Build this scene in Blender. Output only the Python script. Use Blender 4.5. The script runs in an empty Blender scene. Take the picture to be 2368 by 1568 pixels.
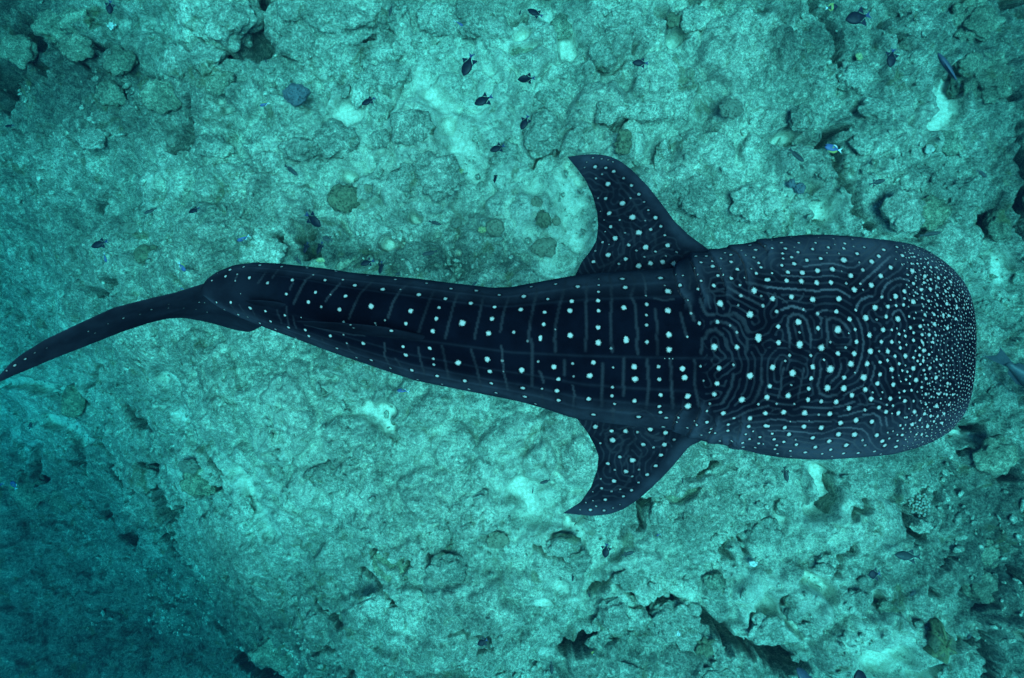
import bpy, math, random
import numpy as np
from mathutils import Vector, kdtree, Matrix

# ------------------------------------------------------------------ camera, light, exposure
sc = bpy.context.scene
COL = sc.collection
CAM_Z = 12.0
K = 1.5 / 2368.0                       # tangent per pixel of the 2368 wide survey picture

cam_d = bpy.data.cameras.new('camera')
cam_d.sensor_width = 36; cam_d.lens = 24; cam_d.clip_start = 0.05; cam_d.clip_end = 400
cam = bpy.data.objects.new('camera', cam_d)
cam.location = (0, 0, CAM_Z)
COL.objects.link(cam)
sc.camera = cam

SUN_EL, SUN_AZ = 78.0, 150.0
world = bpy.data.worlds.new('World'); sc.world = world; world.use_nodes = True
wn = world.node_tree; wn.nodes.clear()
wo = wn.nodes.new('ShaderNodeOutputWorld'); wb = wn.nodes.new('ShaderNodeBackground')
sky = wn.nodes.new('ShaderNodeTexSky'); sky.sky_type = 'NISHITA'; sky.sun_disc = False
sky.sun_elevation = math.radians(SUN_EL); sky.sun_rotation = math.radians(SUN_AZ)
wb.inputs['Strength'].default_value = 0.10
wn.links.new(sky.outputs[0], wb.inputs[0]); wn.links.new(wb.outputs[0], wo.inputs[0])

sun_d = bpy.data.lights.new('sun', 'SUN'); sun_d.energy = 4.2; sun_d.angle = math.radians(34)
sun_d.color = (1.0, 0.97, 0.9)
sun = bpy.data.objects.new('sun', sun_d)
az = math.radians(SUN_AZ); el = math.radians(SUN_EL)
sdir = Vector((math.sin(az) * math.cos(el), math.cos(az) * math.cos(el), math.sin(el)))
sun.rotation_euler = sdir.to_track_quat('Z', 'Y').to_euler()
sun.location = (0, 0, 40)
COL.objects.link(sun)

sc.view_settings.view_transform = 'Standard'; sc.view_settings.look = 'None'
sc.view_settings.gamma = 1.0; sc.view_settings.use_curve_mapping = False
sc.view_settings.exposure = 1.76

WATER_DENSITY = 0.20
WATER_COLOR = (0.0024, 0.0043, 0.0100)      # scattering share
WATER_ABS = (0.17, 0.635, 0.71)          # absorption colour

# ------------------------------------------------------------------ numpy noise
rs = np.random.RandomState(7)
PERM = rs.permutation(4096).astype(np.int32)
GR = rs.normal(size=(4096, 3)); GR /= np.linalg.norm(GR, axis=1)[:, None]; GR = GR.astype(np.float32)

def _h(ix, iy, iz):
    return PERM[(PERM[(PERM[ix & 4095] + iy) & 4095] + iz) & 4095]

def perlin(x, y, z):
    x = np.asarray(x, np.float32); y = np.asarray(y, np.float32); z = np.asarray(z, np.float32) + 0 * x
    xi = np.floor(x).astype(np.int32); yi = np.floor(y).astype(np.int32); zi = np.floor(z).astype(np.int32)
    fx = x - xi; fy = y - yi; fz = z - zi
    u = fx * fx * fx * (fx * (fx * 6 - 15) + 10); v = fy * fy * fy * (fy * (fy * 6 - 15) + 10)
    w = fz * fz * fz * (fz * (fz * 6 - 15) + 10)
    def g(a, b, c):
        G = GR[_h(xi + a, yi + b, zi + c)]
        return G[..., 0] * (fx - a) + G[..., 1] * (fy - b) + G[..., 2] * (fz - c)
    x00 = g(0, 0, 0) * (1 - u) + g(1, 0, 0) * u; x10 = g(0, 1, 0) * (1 - u) + g(1, 1, 0) * u
    x01 = g(0, 0, 1) * (1 - u) + g(1, 0, 1) * u; x11 = g(0, 1, 1) * (1 - u) + g(1, 1, 1) * u
    return ((x00 * (1 - v) + x10 * v) * (1 - w) + (x01 * (1 - v) + x11 * v) * w) * 1.5

def fbm(x, y, z, f, octv, gain=0.5):
    s = 0; a = 1.0
    for k in range(octv):
        s = s + a * perlin(x * f + 17.3 * k, y * f - 9.1 * k, z * f + 3.7 * k); a *= gain; f *= 2.03
    return s

def rnd2(ix, iy, k):
    return (_h(ix, iy, np.int32(k) + 0 * ix) / 4096.0).astype(np.float32)

def domes(x, y, f, seed, rmin=0.35, rmax=0.75, prob=1.0):
    """round coral heads scattered one per cell: height 0..1 of the highest dome at each point"""
    X = x * f; Y = y * f
    xi = np.floor(X).astype(np.int32); yi = np.floor(Y).astype(np.int32)
    best = np.zeros_like(X)
    for a in (-1, 0, 1):
        for b in (-1, 0, 1):
            cx = xi + a; cy = yi + b
            px = cx + rnd2(cx, cy, seed); py = cy + rnd2(cx, cy, seed + 11)
            r = rmin + (rmax - rmin) * rnd2(cx, cy, seed + 23)
            asp = 0.7 + 0.6 * rnd2(cx, cy, seed + 31)
            keep = rnd2(cx, cy, seed + 47) < prob
            d2 = ((X - px) ** 2 * asp + (Y - py) ** 2 / asp) / (r * r)
            h = np.where(keep, r / rmax * np.sqrt(np.clip(1 - d2 ** 2.2, 0, 1)), 0)
            best = np.maximum(best, h)
    return best

def sstep(a, b, x):
    t = np.clip((x - a) / (b - a), 0, 1); return t * t * (3 - 2 * t)

# ------------------------------------------------------------------ survey coordinates
def unproj(u, v, z):
    d = CAM_Z - z
    return ((u - 1184.0) * K * d, -(v - 784.0) * K * d, z)

def base_z(x, y):
    s = (-x * 0.74 - y * 0.67)
    return -8.0 * sstep(2.5, 15.5, s) ** 1.1 - 1.6 * sstep(3.0, 12.0, -x) - 0.5 * sstep(4, 9, -y)

def on_bed(u, v, lift=0.0):
    z = 0.0
    for _ in range(12):
        x, y, _z = unproj(u, v, z + lift)
        z = float(base_z(np.float32(x), np.float32(y)))
    return x, y, z

def T(i, j, tx, ty):
    return 592.0 * i + tx / 4.0, 392.0 * j + ty / 4.0

# ------------------------------------------------------------------ object helpers
def mesh_obj(name, verts, faces, mat=None, parent=None, smooth=True):
    me = bpy.data.meshes.new(name)
    verts = np.asarray(verts, np.float32).reshape(-1, 3)
    if isinstance(faces, np.ndarray):
        n, k = faces.shape
        me.vertices.add(len(verts)); me.vertices.foreach_set('co', verts.ravel())
        me.loops.add(n * k); me.loops.foreach_set('vertex_index', faces.ravel().astype(np.int32))
        me.polygons.add(n)
        me.polygons.foreach_set('loop_start', np.arange(0, n * k, k, dtype=np.int32))
        me.polygons.foreach_set('loop_total', np.full(n, k, np.int32))
        me.update(calc_edges=True); me.validate()
    else:
        me.from_pydata([tuple(map(float, c)) for c in verts], [], faces); me.update()
    if smooth: me.polygons.foreach_set('use_smooth', np.ones(len(me.polygons), bool))
    o = bpy.data.objects.new(name, me); COL.objects.link(o)
    if mat: me.materials.append(mat)
    if parent: o.parent = parent
    return o

def attr(o, name, vals):
    a = o.data.attributes.new(name, 'FLOAT', 'POINT'); a.data.foreach_set('value', np.asarray(vals, np.float32))

def empty(name, loc=(0, 0, 0)):
    o = bpy.data.objects.new(name, None); o.location = loc; o.empty_display_size = 0.2; COL.objects.link(o); return o

def tag(o, label=None, cat=None, group=None, kind=None):
    if label: o['label'] = label
    if cat: o['category'] = cat
    if group: o['group'] = group
    if kind: o['kind'] = kind
    return o

def grid_faces(nu, nv, wrap_v=False):
    i = np.arange(nu - 1)[:, None]; j = np.arange(nv if wrap_v else nv - 1)[None, :]
    j2 = (j + 1) % nv
    f = np.stack([i * nv + j, (i + 1) * nv + j, (i + 1) * nv + j2, i * nv + j2], -1)
    return f.reshape(-1, 4).astype(np.int32)

# ------------------------------------------------------------------ materials
class NB:
    def __init__(s, name):
        s.m = bpy.data.materials.new(name); s.m.use_nodes = True
        s.t = s.m.node_tree; s.b = s.t.nodes['Principled BSDF']; s.out = s.t.nodes['Material Output']
    def n(s, t, **kw):
        n = s.t.nodes.new(t)
        for k, v in kw.items(): setattr(n, k, v)
        return n
    def l(s, a, b): s.t.links.new(a, b)
    def put(s, sock, v):
        if hasattr(v, 'is_linked') or isinstance(v, bpy.types.NodeSocket): s.l(v, sock)
        else: sock.default_value = v
    def noise(s, vec, scale, detail=4, rough=0.6, dist=0.0):
        n = s.n('ShaderNodeTexNoise'); s.l(vec, n.inputs['Vector'])
        n.inputs['Scale'].default_value = scale; n.inputs['Detail'].default_value = detail
        n.inputs['Roughness'].default_value = rough; n.inputs['Distortion'].default_value = dist
        return n.outputs['Fac']
    def vor(s, vec, scale, feature='F1', out='Distance'):
        n = s.n('ShaderNodeTexVoronoi', feature=feature); s.l(vec, n.inputs['Vector']); n.inputs['Scale'].default_value = scale
        return n.outputs[out]
    def math(s, op, a, b=0.0, c=None, clamp=False):
        n = s.n('ShaderNodeMath', operation=op, use_clamp=clamp); s.put(n.inputs[0], a); s.put(n.inputs[1], b)
        if c is not None: s.put(n.inputs[2], c)
        return n.outputs[0]
    def ramp(s, fac, stops):
        n = s.n('ShaderNodeValToRGB'); s.l(fac, n.inputs[0]); e = n.color_ramp.elements
        while len(e) < len(stops): e.new(0.5)
        for k, (p, c) in enumerate(stops):
            e[k].position = p; e[k].color = (*c, 1) if len(c) == 3 else c
        return n.outputs[0]
    def mr(s, v, a, b, c=0.0, d=1.0, smooth=True):
        n = s.n('ShaderNodeMapRange'); n.interpolation_type = 'SMOOTHSTEP' if smooth else 'LINEAR'
        s.l(v, n.inputs[0]); n.inputs[1].default_value = a; n.inputs[2].default_value = b
        n.inputs[3].default_value = c; n.inputs[4].default_value = d
        return n.outputs[0]
    def mix(s, f, a, b, blend='MIX'):
        n = s.n('ShaderNodeMix', data_type='RGBA', blend_type=blend); s.put(n.inputs[0], f)
        for sk, v in ((n.inputs[6], a), (n.inputs[7], b)):
            if isinstance(v, tuple): sk.default_value = (*v, 1)
            else: s.l(v, sk)
        return n.outputs[2]
    def at(s, name):
        n = s.n('ShaderNodeAttribute'); n.attribute_name = name; return n.outputs['Fac']
    def bump(s, h, strength, dist, prev=None):
        n = s.n('ShaderNodeBump'); n.inputs['Strength'].default_value = strength; n.inputs['Distance'].default_value = dist
        s.l(h, n.inputs['Height'])
        if prev: s.l(prev, n.inputs['Normal'])
        return n.outputs[0]

def reef_material(name, tint=(1, 1, 1), sand_attr=True, dark=1.0, bumps=1.0):
    b = NB(name); g = b.n('ShaderNodeNewGeometry').outputs['Position']
    n_big = b.noise(g, 0.55, 5, 0.6, 0.4)
    n_mid = b.noise(g, 2.3, 7, 0.68, 0.5)
    n_fin = b.noise(g, 13.0, 6, 0.75, 0.3)
    n_pix = b.noise(g, 30.0, 4, 0.8)
    v = b.math('ADD', b.math('MULTIPLY', n_big, 0.32), b.math('MULTIPLY', n_mid, 0.52))
    v = b.math('ADD', v, b.math('MULTIPLY', n_fin, 0.46))
    v = b.math('ADD', v, b.math('MULTIPLY', n_pix, 0.30))
    if sand_attr: v = b.math('ADD', v, b.math('MULTIPLY', b.at('silt_shading'), 0.115))  # silt cover mixed with painted light and shade
    d = dark
    col = b.ramp(v, [(0.60, (0.05*d*tint[0], 0.065*d*tint[1], 0.050*d*tint[2])), (0.72, (0.15*d*tint[0], 0.175*d*tint[1], 0.128*d*tint[2])),
                     (0.81, (0.28*d*tint[0], 0.30*d*tint[1], 0.222*d*tint[2])), (0.94, (0.66*d*tint[0], 0.66*d*tint[1], 0.49*d*tint[2]))])
    # encrusting algae, olive and dull purple
    al = b.mr(b.noise(g, 1.7, 6, 0.7, 0.8), 0.55, 0.68)
    col = b.mix(b.math('MULTIPLY', al, 0.75), col, (0.115, 0.12, 0.05))
    tf = b.mr(b.noise(g, 1.15, 8, 0.78, 0.3), 0.50, 0.60)
    col = b.mix(b.math('MULTIPLY', tf, 0.38), col, (0.06, 0.068, 0.05))
    # pits
    pit = b.mr(b.vor(g, 16.0), 0.02, 0.26)
    pit2 = b.mr(b.noise(g, 7.0, 4, 0.6), 0.50, 0.60)
    pitf = b.math('MULTIPLY', b.math('SUBTRACT', 1.0, pit), pit2)
    col = b.mix(b.math('MULTIPLY', pitf, 0.7), col, (0.03, 0.032, 0.028))
    # pale coral fragments
    fr = b.mr(b.vor(g, 22.0), 0.20, 0.10)
    fr = b.math('MULTIPLY', fr, b.mr(b.noise(g, 4.0, 4, 0.7), 0.54, 0.62))
    col = b.mix(b.math('MULTIPLY', fr, 0.55), col, (0.6, 0.58, 0.46))
    col = b.mix(1.0, col, b.ramp(n_pix, [(0.36, (0.6, 0.6, 0.6)), (0.5, (0.97, 0.97, 0.97)), (0.64, (1.3, 1.3, 1.28))]), 'MULTIPLY')
    if sand_attr:
        s = b.at('sand')
        s2 = b.math('ADD', s, b.math('MULTIPLY', b.math('SUBTRACT', b.noise(g, 2.6, 8, 0.78), 0.5), 2.6))
        s2 = b.mr(s2, 0.38, 0.95)
        silt_shading = b.math('MULTIPLY', b.at('silt_shading'), b.mr(b.noise(g, 1.6, 7, 0.75), 0.40, 0.62), clamp=True)
        col = b.mix(b.math('MULTIPLY', silt_shading, 0.6), col, (0.52, 0.50, 0.38))
        scol = b.mix(b.mr(b.noise(g, 20.0, 5, 0.7), 0.35, 0.65), (0.58, 0.55, 0.41), (0.86, 0.83, 0.64))
        col = b.mix(s2, col, scol)
    b.l(col, b.b.inputs['Base Color'])
    b.b.inputs['Roughness'].default_value = 0.95; b.b.inputs['Specular IOR Level'].default_value = 0.15
    nb = b.bump(n_mid, 0.42 * bumps, 0.20)
    nb = b.bump(n_fin, 0.75 * bumps, 0.07, nb)
    nb = b.bump(b.math('ADD', n_pix, pit), 0.35 * bumps, 0.02, nb)
    b.l(nb, b.b.inputs['Normal'])
    return b.m

def simple_mat(name, col, rough=0.6, var=0.3, scale=20, bump=0.0, spec=0.3):
    b = NB(name); g = b.n('ShaderNodeTexCoord').outputs['Object']
    f = b.noise(g, scale, 5, 0.65)
    c = b.mix(b.mr(f, 0.35, 0.65), tuple(x * (1 - var) for x in col), tuple(min(1, x * (1 + var)) for x in col))
    b.l(c, b.b.inputs['Base Color']); b.b.inputs['Roughness'].default_value = rough
    b.b.inputs['Specular IOR Level'].default_value = spec
    if bump: b.l(b.bump(f, 0.8, bump), b.b.inputs['Normal'])
    return b.m

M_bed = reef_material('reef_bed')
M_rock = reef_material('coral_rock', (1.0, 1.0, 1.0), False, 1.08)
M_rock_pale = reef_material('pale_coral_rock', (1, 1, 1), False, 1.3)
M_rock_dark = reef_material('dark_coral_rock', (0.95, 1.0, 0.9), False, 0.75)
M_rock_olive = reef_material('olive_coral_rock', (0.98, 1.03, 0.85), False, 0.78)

# ------------------------------------------------------------------ sand patches and crevices (survey px)
SAND = []
def sand(u, v, ru, rv=None, w=1.0):
    SAND.append((u, v, ru, rv or ru, w))
def sand_line(pts, r, w=1.0):
    for (a, b) in zip(pts[:-1], pts[1:]):
        n = max(1, int(math.hypot(b[0] - a[0], b[1] - a[1]) / (r * 0.8)))
        for k in range(n + 1):
            t = k / n; SAND.append((a[0] + (b[0] - a[0]) * t, a[1] + (b[1] - a[1]) * t, r, r, w))
sand_line([(975, 190), (1010, 240)], 26, .8); sand_line([(1030, 250), (1040, 300), (1080, 350)], 32, .75); sand(1000, 225, 16, 20, .9)
sand_line([(1060, 350), (1090, 400), (1110, 420)], 22, 0.8)
sand(800, 262, 34, 26); sand(1315, 108, 26, 24); sand(1325, 125, 14, 16); sand(1268, 36, 16, 20); sand(1555, 100, 14, 16)
sand(1518, 55, 14, 12); sand(1215, 90, 22, 16, .8); sand(1205, 125, 30, 14, .7); sand(1245, 265, 16, 14, .8)
sand_line([(1130, 120), (1150, 200), (1120, 260)], 18, 0.55)
sand_line([(2190, 195), (2165, 240), (2175, 275), (2150, 300)], 22); sand(2165, 290, 30, 24, .8)
sand(1805, 328, 30, 16); sand(1860, 340, 30, 10, .8); sand(1880, 492, 34, 30, .9); sand(1870, 540, 26, 16, .8)
sand(1850, 440, 22, 18, .7); sand(2313, 622, 20, 34); sand(2280, 600, 24, 14, .6); sand(2130, 355, 12, 10)
sand(2065, 130, 20, 12, .8); sand(1800, 60, 18, 22, .7); sand(1845, 60, 26, 18, .6); sand(1850, 120, 26, 12, .6)
sand_line([(1300, 420), (1335, 480), (1330, 560), (1300, 610)], 38, 0.72); sand(1250, 430, 50, 40, .66); sand(1230, 545, 40, 34, .6)
sand_line([(1320, 380), (1345, 420)], 22, .8); sand(900, 562, 14, 14); sand(930, 565, 10, 8, .9); sand(811, 412, 22, 14, .8)
sand(962, 510, 12, 10, .9); sand(1065, 590, 8, 8, .9); sand(1010, 540, 10, 10, .7)
sand(885, 945, 32, 18); sand_line([(850, 940), (890, 960), (905, 985)], 16); sand(745, 905, 22, 14, .7); sand(770, 880, 24, 12, .7)
sand_line([(20, 885), (60, 875), (120, 890), (160, 905)], 16, .85)
sand_line([(125, 965), (170, 980), (195, 1000), (205, 1020)], 12, .95); sand_line([(90, 1020), (60, 1045), (100, 1060)], 18, .7)
sand_line([(390, 875), (410, 885)], 14, .9); sand(415, 955, 18, 14, .9); sand(375, 940, 20, 8, .8); sand(460, 860, 30, 20, .6)
sand_line([(560, 1090), (585, 1110), (600, 1160), (640, 1230)], 20, .7); sand(735, 1205, 12, 10, .8)
sand(1215, 1128, 34, 24); sand(1235, 1165, 24, 26, .8); sand(1265, 1150, 30, 20, .6); sand(1230, 1190, 40, 16, .7); sand(1300, 1230, 30, 12, .7)
sand_line([(1885, 1085), (1900, 1120), (1895, 1150)], 20); sand(1875, 1170, 22, 16, .9); sand(1880, 1105, 16, 10, .9)
sand(2215, 1005, 26, 7); sand(2200, 1012, 30, 10, .7)
sand_line([(1315, 1210), (1340, 1230)], 14, .8); sand(1290, 1360, 22, 16, .8); sand(1255, 1390, 20, 16, .8)
sand_line([(1800, 1190), (1790, 1210)], 20, .6); sand(1780, 1060, 20, 16, .4)
sand_line([(1850, 1325), (1880, 1345), (1900, 1370)], 20, .85); sand(2020, 1375, 14, 22, .9); sand(2035, 1395, 12, 8, .9)
sand_line([(1800, 1370), (1820, 1420), (1850, 1450)], 14, .8); sand(1770, 1400, 30, 26, .8); sand(1740, 1430, 20, 14, .6)
sand(2020, 1520, 60, 36, .85); sand(2060, 1500, 40, 24, .8); sand(1990, 1500, 40, 26, .7); sand(2120, 1545, 40, 20, .9)
sand(2330, 1440, 34, 24, .75); sand(2240, 1440, 30, 14, .6); sand(1700, 1340, 30, 14, .5); sand(1930, 1310, 26, 14, .5)
sand(1480, 1350, 20, 10, .4); sand(1170, 1120, 40, 30, .5); sand(1700, 1370, 30, 12, .4); sand(1330, 1390, 22, 16, .6)
sand(860, 1240, 24, 14, .6); sand(1010, 1200, 20, 12, .5); sand(1540, 1560, 40, 14, .5); sand(1290, 1520, 30, 14, .5)
sand(355, 70, 40, 40, .5); sand(375, 95, 26, 30, .45); sand(280, 50, 12, 14, .8); sand(300, 30, 14, 20, .5); sand(250, 80, 10, 8, .7)
sand_line([(540, 250), (580, 290), (560, 340)], 18, .55); sand(330, 470, 30, 24, .45); sand(265, 480, 16, 20, .5)
sand(390, 430, 26, 20, .5); sand(660, 330, 24, 14, .5)

CREV = [  # (points, half width px, depth m)
    ([(598, -20), (606, 60), (606, 110), (590, 135)], 16, 1.3), ([(500, 85), (545, 125), (590, 125)], 10, .7),
    ([(790, 75), (850, 82), (880, 55), (905, 10)], 13, 1.0), ([(455, 260), (430, 320), (405, 350)], 8, .6),
    ([(0, 185), (20, 215), (10, 240)], 18, 1.1), ([(60, 90), (100, 105), (75, 60)], 14, .9), ([(30, 180), (70, 175)], 12, .7),
    ([(215, 165), (225, 200)], 8, .6), ([(200, 90), (225, 110), (260, 115)], 9, .6), ([(90, 150), (120, 165), (130, 135)], 9, .6),
    ([(1865, 0), (1880, 40), (1908, 75), (1908, 130), (1925, 160)], 7, .7), ([(1935, 170), (1940, 200), (1960, 215)], 9, .8),
    ([(1905, 300), (1905, 340), (1910, 400), (1950, 480), (1980, 530)], 11, 1.0), ([(2225, 10), (2195, 60), (2200, 100)], 8, .8),
    ([(2320, 10), (2368, 20)], 12, 1.0), ([(2040, 60), (2035, 100), (2060, 115)], 7, .6),
    ([(2335, 360), (2345, 440), (2330, 520), (2340, 540)], 17, 1.2), ([(2265, 500), (2270, 540)], 12, .9), ([(2085, 500), (2090, 540)], 7, .6),
    ([(2360, 300), (2345, 340), (2350, 390)], 16, 1.0), ([(2210, 225), (2290, 232), (2330, 245)], 6, .6),
    ([(1190, 62), (1230, 60)], 5, .4), ([(1370, 150), (1395, 172), (1420, 150)], 4, .4), ([(1360, 285), (1420, 280), (1465, 265)], 5, .5),
    ([(1470, 115), (1440, 130)], 4, .3), ([(1575, 10), (1578, 45), (1620, 60)], 6, .6), ([(1320, 335), (1290, 360), (1250, 355), (1225, 380)], 5, .5),
    ([(850, 120), (860, 180), (905, 200), (950, 185)], 5, .5), ([(770, 210), (790, 190)], 5, .4), ([(645, 200), (660, 235), (678, 220)], 8, .6),
    ([(690, 520), (700, 570), (720, 600)], 6, .6), ([(705, 520), (712, 560)], 6, .5), ([(660, 560), (665, 600)], 10, .9),
    ([(240, 425), (215, 460), (205, 485)], 8, .6), ([(270, 640), (275, 670), (250, 680)], 6, .5),
    ([(360, 1080), (375, 1110), (385, 1160), (395, 1190), (405, 1230)], 9, .9), ([(320, 1120), (380, 1125)], 7, .6),
    ([(300, 935), (345, 1000)], 7, .6), ([(230, 860), (230, 885), (205, 905)], 8, .6), ([(465, 1055), (500, 1095), (495, 1130), (450, 1130)], 9, .8),
    ([(175, 1055), (215, 1090)], 8, .6), ([(270, 1085), (300, 1115)], 8, .5), ([(80, 1040), (110, 1110)], 10, .7),
    ([(250, 1190), (300, 1235), (310, 1245)], 10, .7), ([(395, 1215), (410, 1265), (380, 1235), (350, 1240)], 10, .7),
    ([(870, 1270), (900, 1265), (940, 1280), (945, 1310)], 6, .7), ([(1000, 1275), (1035, 1290)], 6, .5), ([(840, 1345), (880, 1370), (920, 1385)], 7, .7),
    ([(755, 1400), (780, 1430), (805, 1445)], 7, .7), ([(560, 1510), (600, 1540), (640, 1565)], 14, 1.0), ([(740, 1480), (790, 1500)], 7, .5),
    ([(1060, 1445), (1090, 1450), (1130, 1490)], 6, .6), ([(750, 1550), (800, 1568)], 8, .5),
    ([(1300, 1505), (1360, 1495), (1420, 1485), (1480, 1450), (1505, 1440)], 11, 1.3), ([(1500, 1430), (1515, 1400), (1560, 1392), (1600, 1405)], 13, 1.3),
    ([(1600, 1410), (1640, 1450), (1670, 1480), (1740, 1500)], 12, 1.1), ([(1425, 1430), (1450, 1405), (1480, 1400)], 7, .9), ([(1380, 1370), (1400, 1350), (1440, 1350), (1460, 1385)], 6, .7),
    ([(1660, 1480), (1720, 1495), (1735, 1510)], 15, 1.2), ([(1776, 1500), (1830, 1530), (1870, 1540)], 18, 1.3), ([(1310, 1520), (1300, 1500)], 9, .7),
    ([(1230, 1270), (1270, 1285), (1300, 1272)], 5, .6), ([(1470, 1190), (1480, 1160), (1530, 1145), (1580, 1130)], 8, .7), ([(1600, 1095), (1650, 1062)], 8, .7),
    ([(1475, 1210), (1480, 1190)], 8, .6), ([(2065, 1160), (2070, 1190), (2085, 1215), (2105, 1235)], 14, 1.2), ([(2075, 1150), (2110, 1140)], 8, .7),
    ([(1910, 1085), (1915, 1110), (1895, 1165)], 7, .7), ([(1945, 1165), (1975, 1150)], 9, .7), ([(2095, 1165), (2140, 1150)], 10, .5),
    ([(1885, 1320), (1920, 1310), (1925, 1290), (1945, 1250)], 6, .7), ([(1660, 1260), (1690, 1280)], 7, .4), ([(1720, 1230), (1730, 1265)], 6, .4),
    ([(2170, 1470), (2240, 1480), (2200, 1460)], 10, .9), ([(2130, 1370), (2150, 1380)], 7, .6), ([(2220, 1390), (2260, 1370)], 7, .7),
    ([(2330, 1320), (2360, 1340)], 10, .9), ([(2250, 1500), (2270, 1540)], 14, .9), ([(2225, 980), (2260, 960)], 10, .7), ([(2290, 1110), (2320, 1085)], 10, .5),
    ([(2180, 1045), (2220, 1030)], 6, .5), ([(2150, 1310), (2200, 1300)], 5, .5), ([(1660, 1255), (1700, 1250)], 5, .5),
]

# ------------------------------------------------------------------ seabed terrain
def axis(lo, hi, far, step, nfar):
    inner = np.arange(lo, hi + step, step)
    t = np.linspace(0, 1, nfar + 1)[1:]
    e = t ** 2.2
    return np.concatenate([(lo - (far + lo) * 1 * e)[::-1] if False else (lo - (far - abs(lo)) * e)[::-1], inner, hi + (far - abs(hi)) * e])

gx = axis(-15.6, 10.2, 46.0, 0.025, 40)
gy = axis(-10.4, 7.4, 46.0, 0.025, 40)
GX, GY = np.meshgrid(gx.astype(np.float32), gy.astype(np.float32), indexing='ij')

def proj_bed(x, y, z):
    d = CAM_Z - z
    return x / d / K + 1184.0, -y / d / K + 784.0

TONES = [(1050,280,190,190,.8),(1330,490,150,150,.9),(850,400,150,120,.45),(720,270,160,120,.3),(1250,120,160,110,.45),(1600,300,260,200,.3),(870,1000,260,120,.6),  # seabed tone zones: pale silt and dark reef, light and shade painted in
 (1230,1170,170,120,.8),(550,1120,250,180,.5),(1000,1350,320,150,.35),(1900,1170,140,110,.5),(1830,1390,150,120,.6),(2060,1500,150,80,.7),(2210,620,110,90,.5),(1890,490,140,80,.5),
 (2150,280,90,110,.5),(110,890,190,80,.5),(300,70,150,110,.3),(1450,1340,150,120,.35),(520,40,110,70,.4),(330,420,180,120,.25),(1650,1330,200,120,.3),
 (90,110,260,170,-.65),(230,230,170,100,-.35),(2290,130,150,150,-.5),(2340,440,70,140,-.5),(2290,1150,140,200,-.45),(1010,605,260,45,-.5),(60,1450,540,350,-.48),(600,1470,320,110,-.3),  # darkened zones, among them painted shade along the shark's back and lower-left dimming
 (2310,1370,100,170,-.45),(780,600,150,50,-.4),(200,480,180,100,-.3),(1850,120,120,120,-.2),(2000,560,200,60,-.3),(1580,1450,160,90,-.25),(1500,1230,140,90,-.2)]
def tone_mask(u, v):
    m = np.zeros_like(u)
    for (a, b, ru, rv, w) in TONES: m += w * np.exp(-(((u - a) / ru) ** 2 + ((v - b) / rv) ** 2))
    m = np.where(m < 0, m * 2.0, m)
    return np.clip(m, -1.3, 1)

def sand_mask(u, v):
    m = np.zeros_like(u)
    for (a, b, ru, rv, w) in SAND:
        lo = (np.abs(u - a) < 2.2 * ru) & (np.abs(v - b) < 2.2 * rv)
        if not lo.any(): continue
        q = np.exp(-(((u[lo] - a) / ru) ** 2 + ((v[lo] - b) / rv) ** 2) * 0.42)
        m[lo] = np.maximum(m[lo], q * w)
    return m

def crev_depth(u, v):
    dd = np.zeros_like(u)
    for pts, w, dep in CREV:
        us = [p[0] for p in pts]; vs = [p[1] for p in pts]; W = w * 2.4
        lo = (u > min(us) - W) & (u < max(us) + W) & (v > min(vs) - W) & (v < max(vs) + W)
        if not lo.any(): continue
        uu = u[lo]; vv = v[lo]; best = np.full(uu.shape, 1e9, np.float32)
        for (a, b) in zip(pts[:-1], pts[1:]):
            dx, dy = b[0] - a[0], b[1] - a[1]; L = dx * dx + dy * dy
            t = np.clip(((uu - a[0]) * dx + (vv - a[1]) * dy) / L, 0, 1)
            best = np.minimum(best, np.hypot(uu - a[0] - t * dx, vv - a[1] - t * dy))
        dd[lo] = np.maximum(dd[lo], dep * (1 - sstep(w * 0.45, w * 1.35, best)))
    return dd

def relief(x, y):
    bz = base_z(x, y)
    wx = x + 0.16 * fbm(x, y, 3.1, 1.4, 3) + 0.05 * perlin(x * 6, y * 6, 1.0)
    wy = y + 0.16 * fbm(x, y, 8.7, 1.4, 3) + 0.05 * perlin(x * 6, y * 6, 5.0)
    u, v = proj_bed(wx, wy, bz)
    u2, v2 = proj_bed(x + (wx - x) * 0.7, y + (wy - y) * 0.7, bz)
    q1 = 0.20 * fbm(x, y, 21.0, 0.9, 4, .6); q2 = 0.20 * fbm(x, y, 31.0, 0.9, 4, .6)
    u3, v3 = proj_bed(wx + q1, wy + q2, bz)
    sm = sand_mask(u2, v2); cd = crev_depth(u3, v3)
    h = 0.34 * fbm(x, y, 0.3, 0.33, 3)
    h = h + 0.31 * domes(wx, wy, 0.85, 101, .35, .8, .75)
    h = h + 0.16 * domes(wx, wy, 1.9, 202, .35, .75, .7)
    h = h + 0.09 * domes(wx + 0.3, wy, 4.1, 303, .3, .7, .75)
    h = h + 0.030 * domes(wx, wy + .2, 9.0, 404, .3, .7, .7)
    r = fbm(x, y, 0.9, 2.2, 5, 0.58)
    rough = 0.075 * r + 0.05 * (0.5 - np.abs(perlin(wx * 3.3, wy * 3.3, 2.2))) 
    h = h * (1 - 0.85 * sstep(.35, .8, sm)) + rough * (1 - 0.8 * sstep(.3, .8, sm)) - 0.12 * sstep(.2, .8, sm)
    h = h + 0.014 * fbm(x, y, 4.4, 13.0, 3, 0.6) * (1 - .6 * sm)
    return bz, h, cd * 1.2, sm

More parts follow.
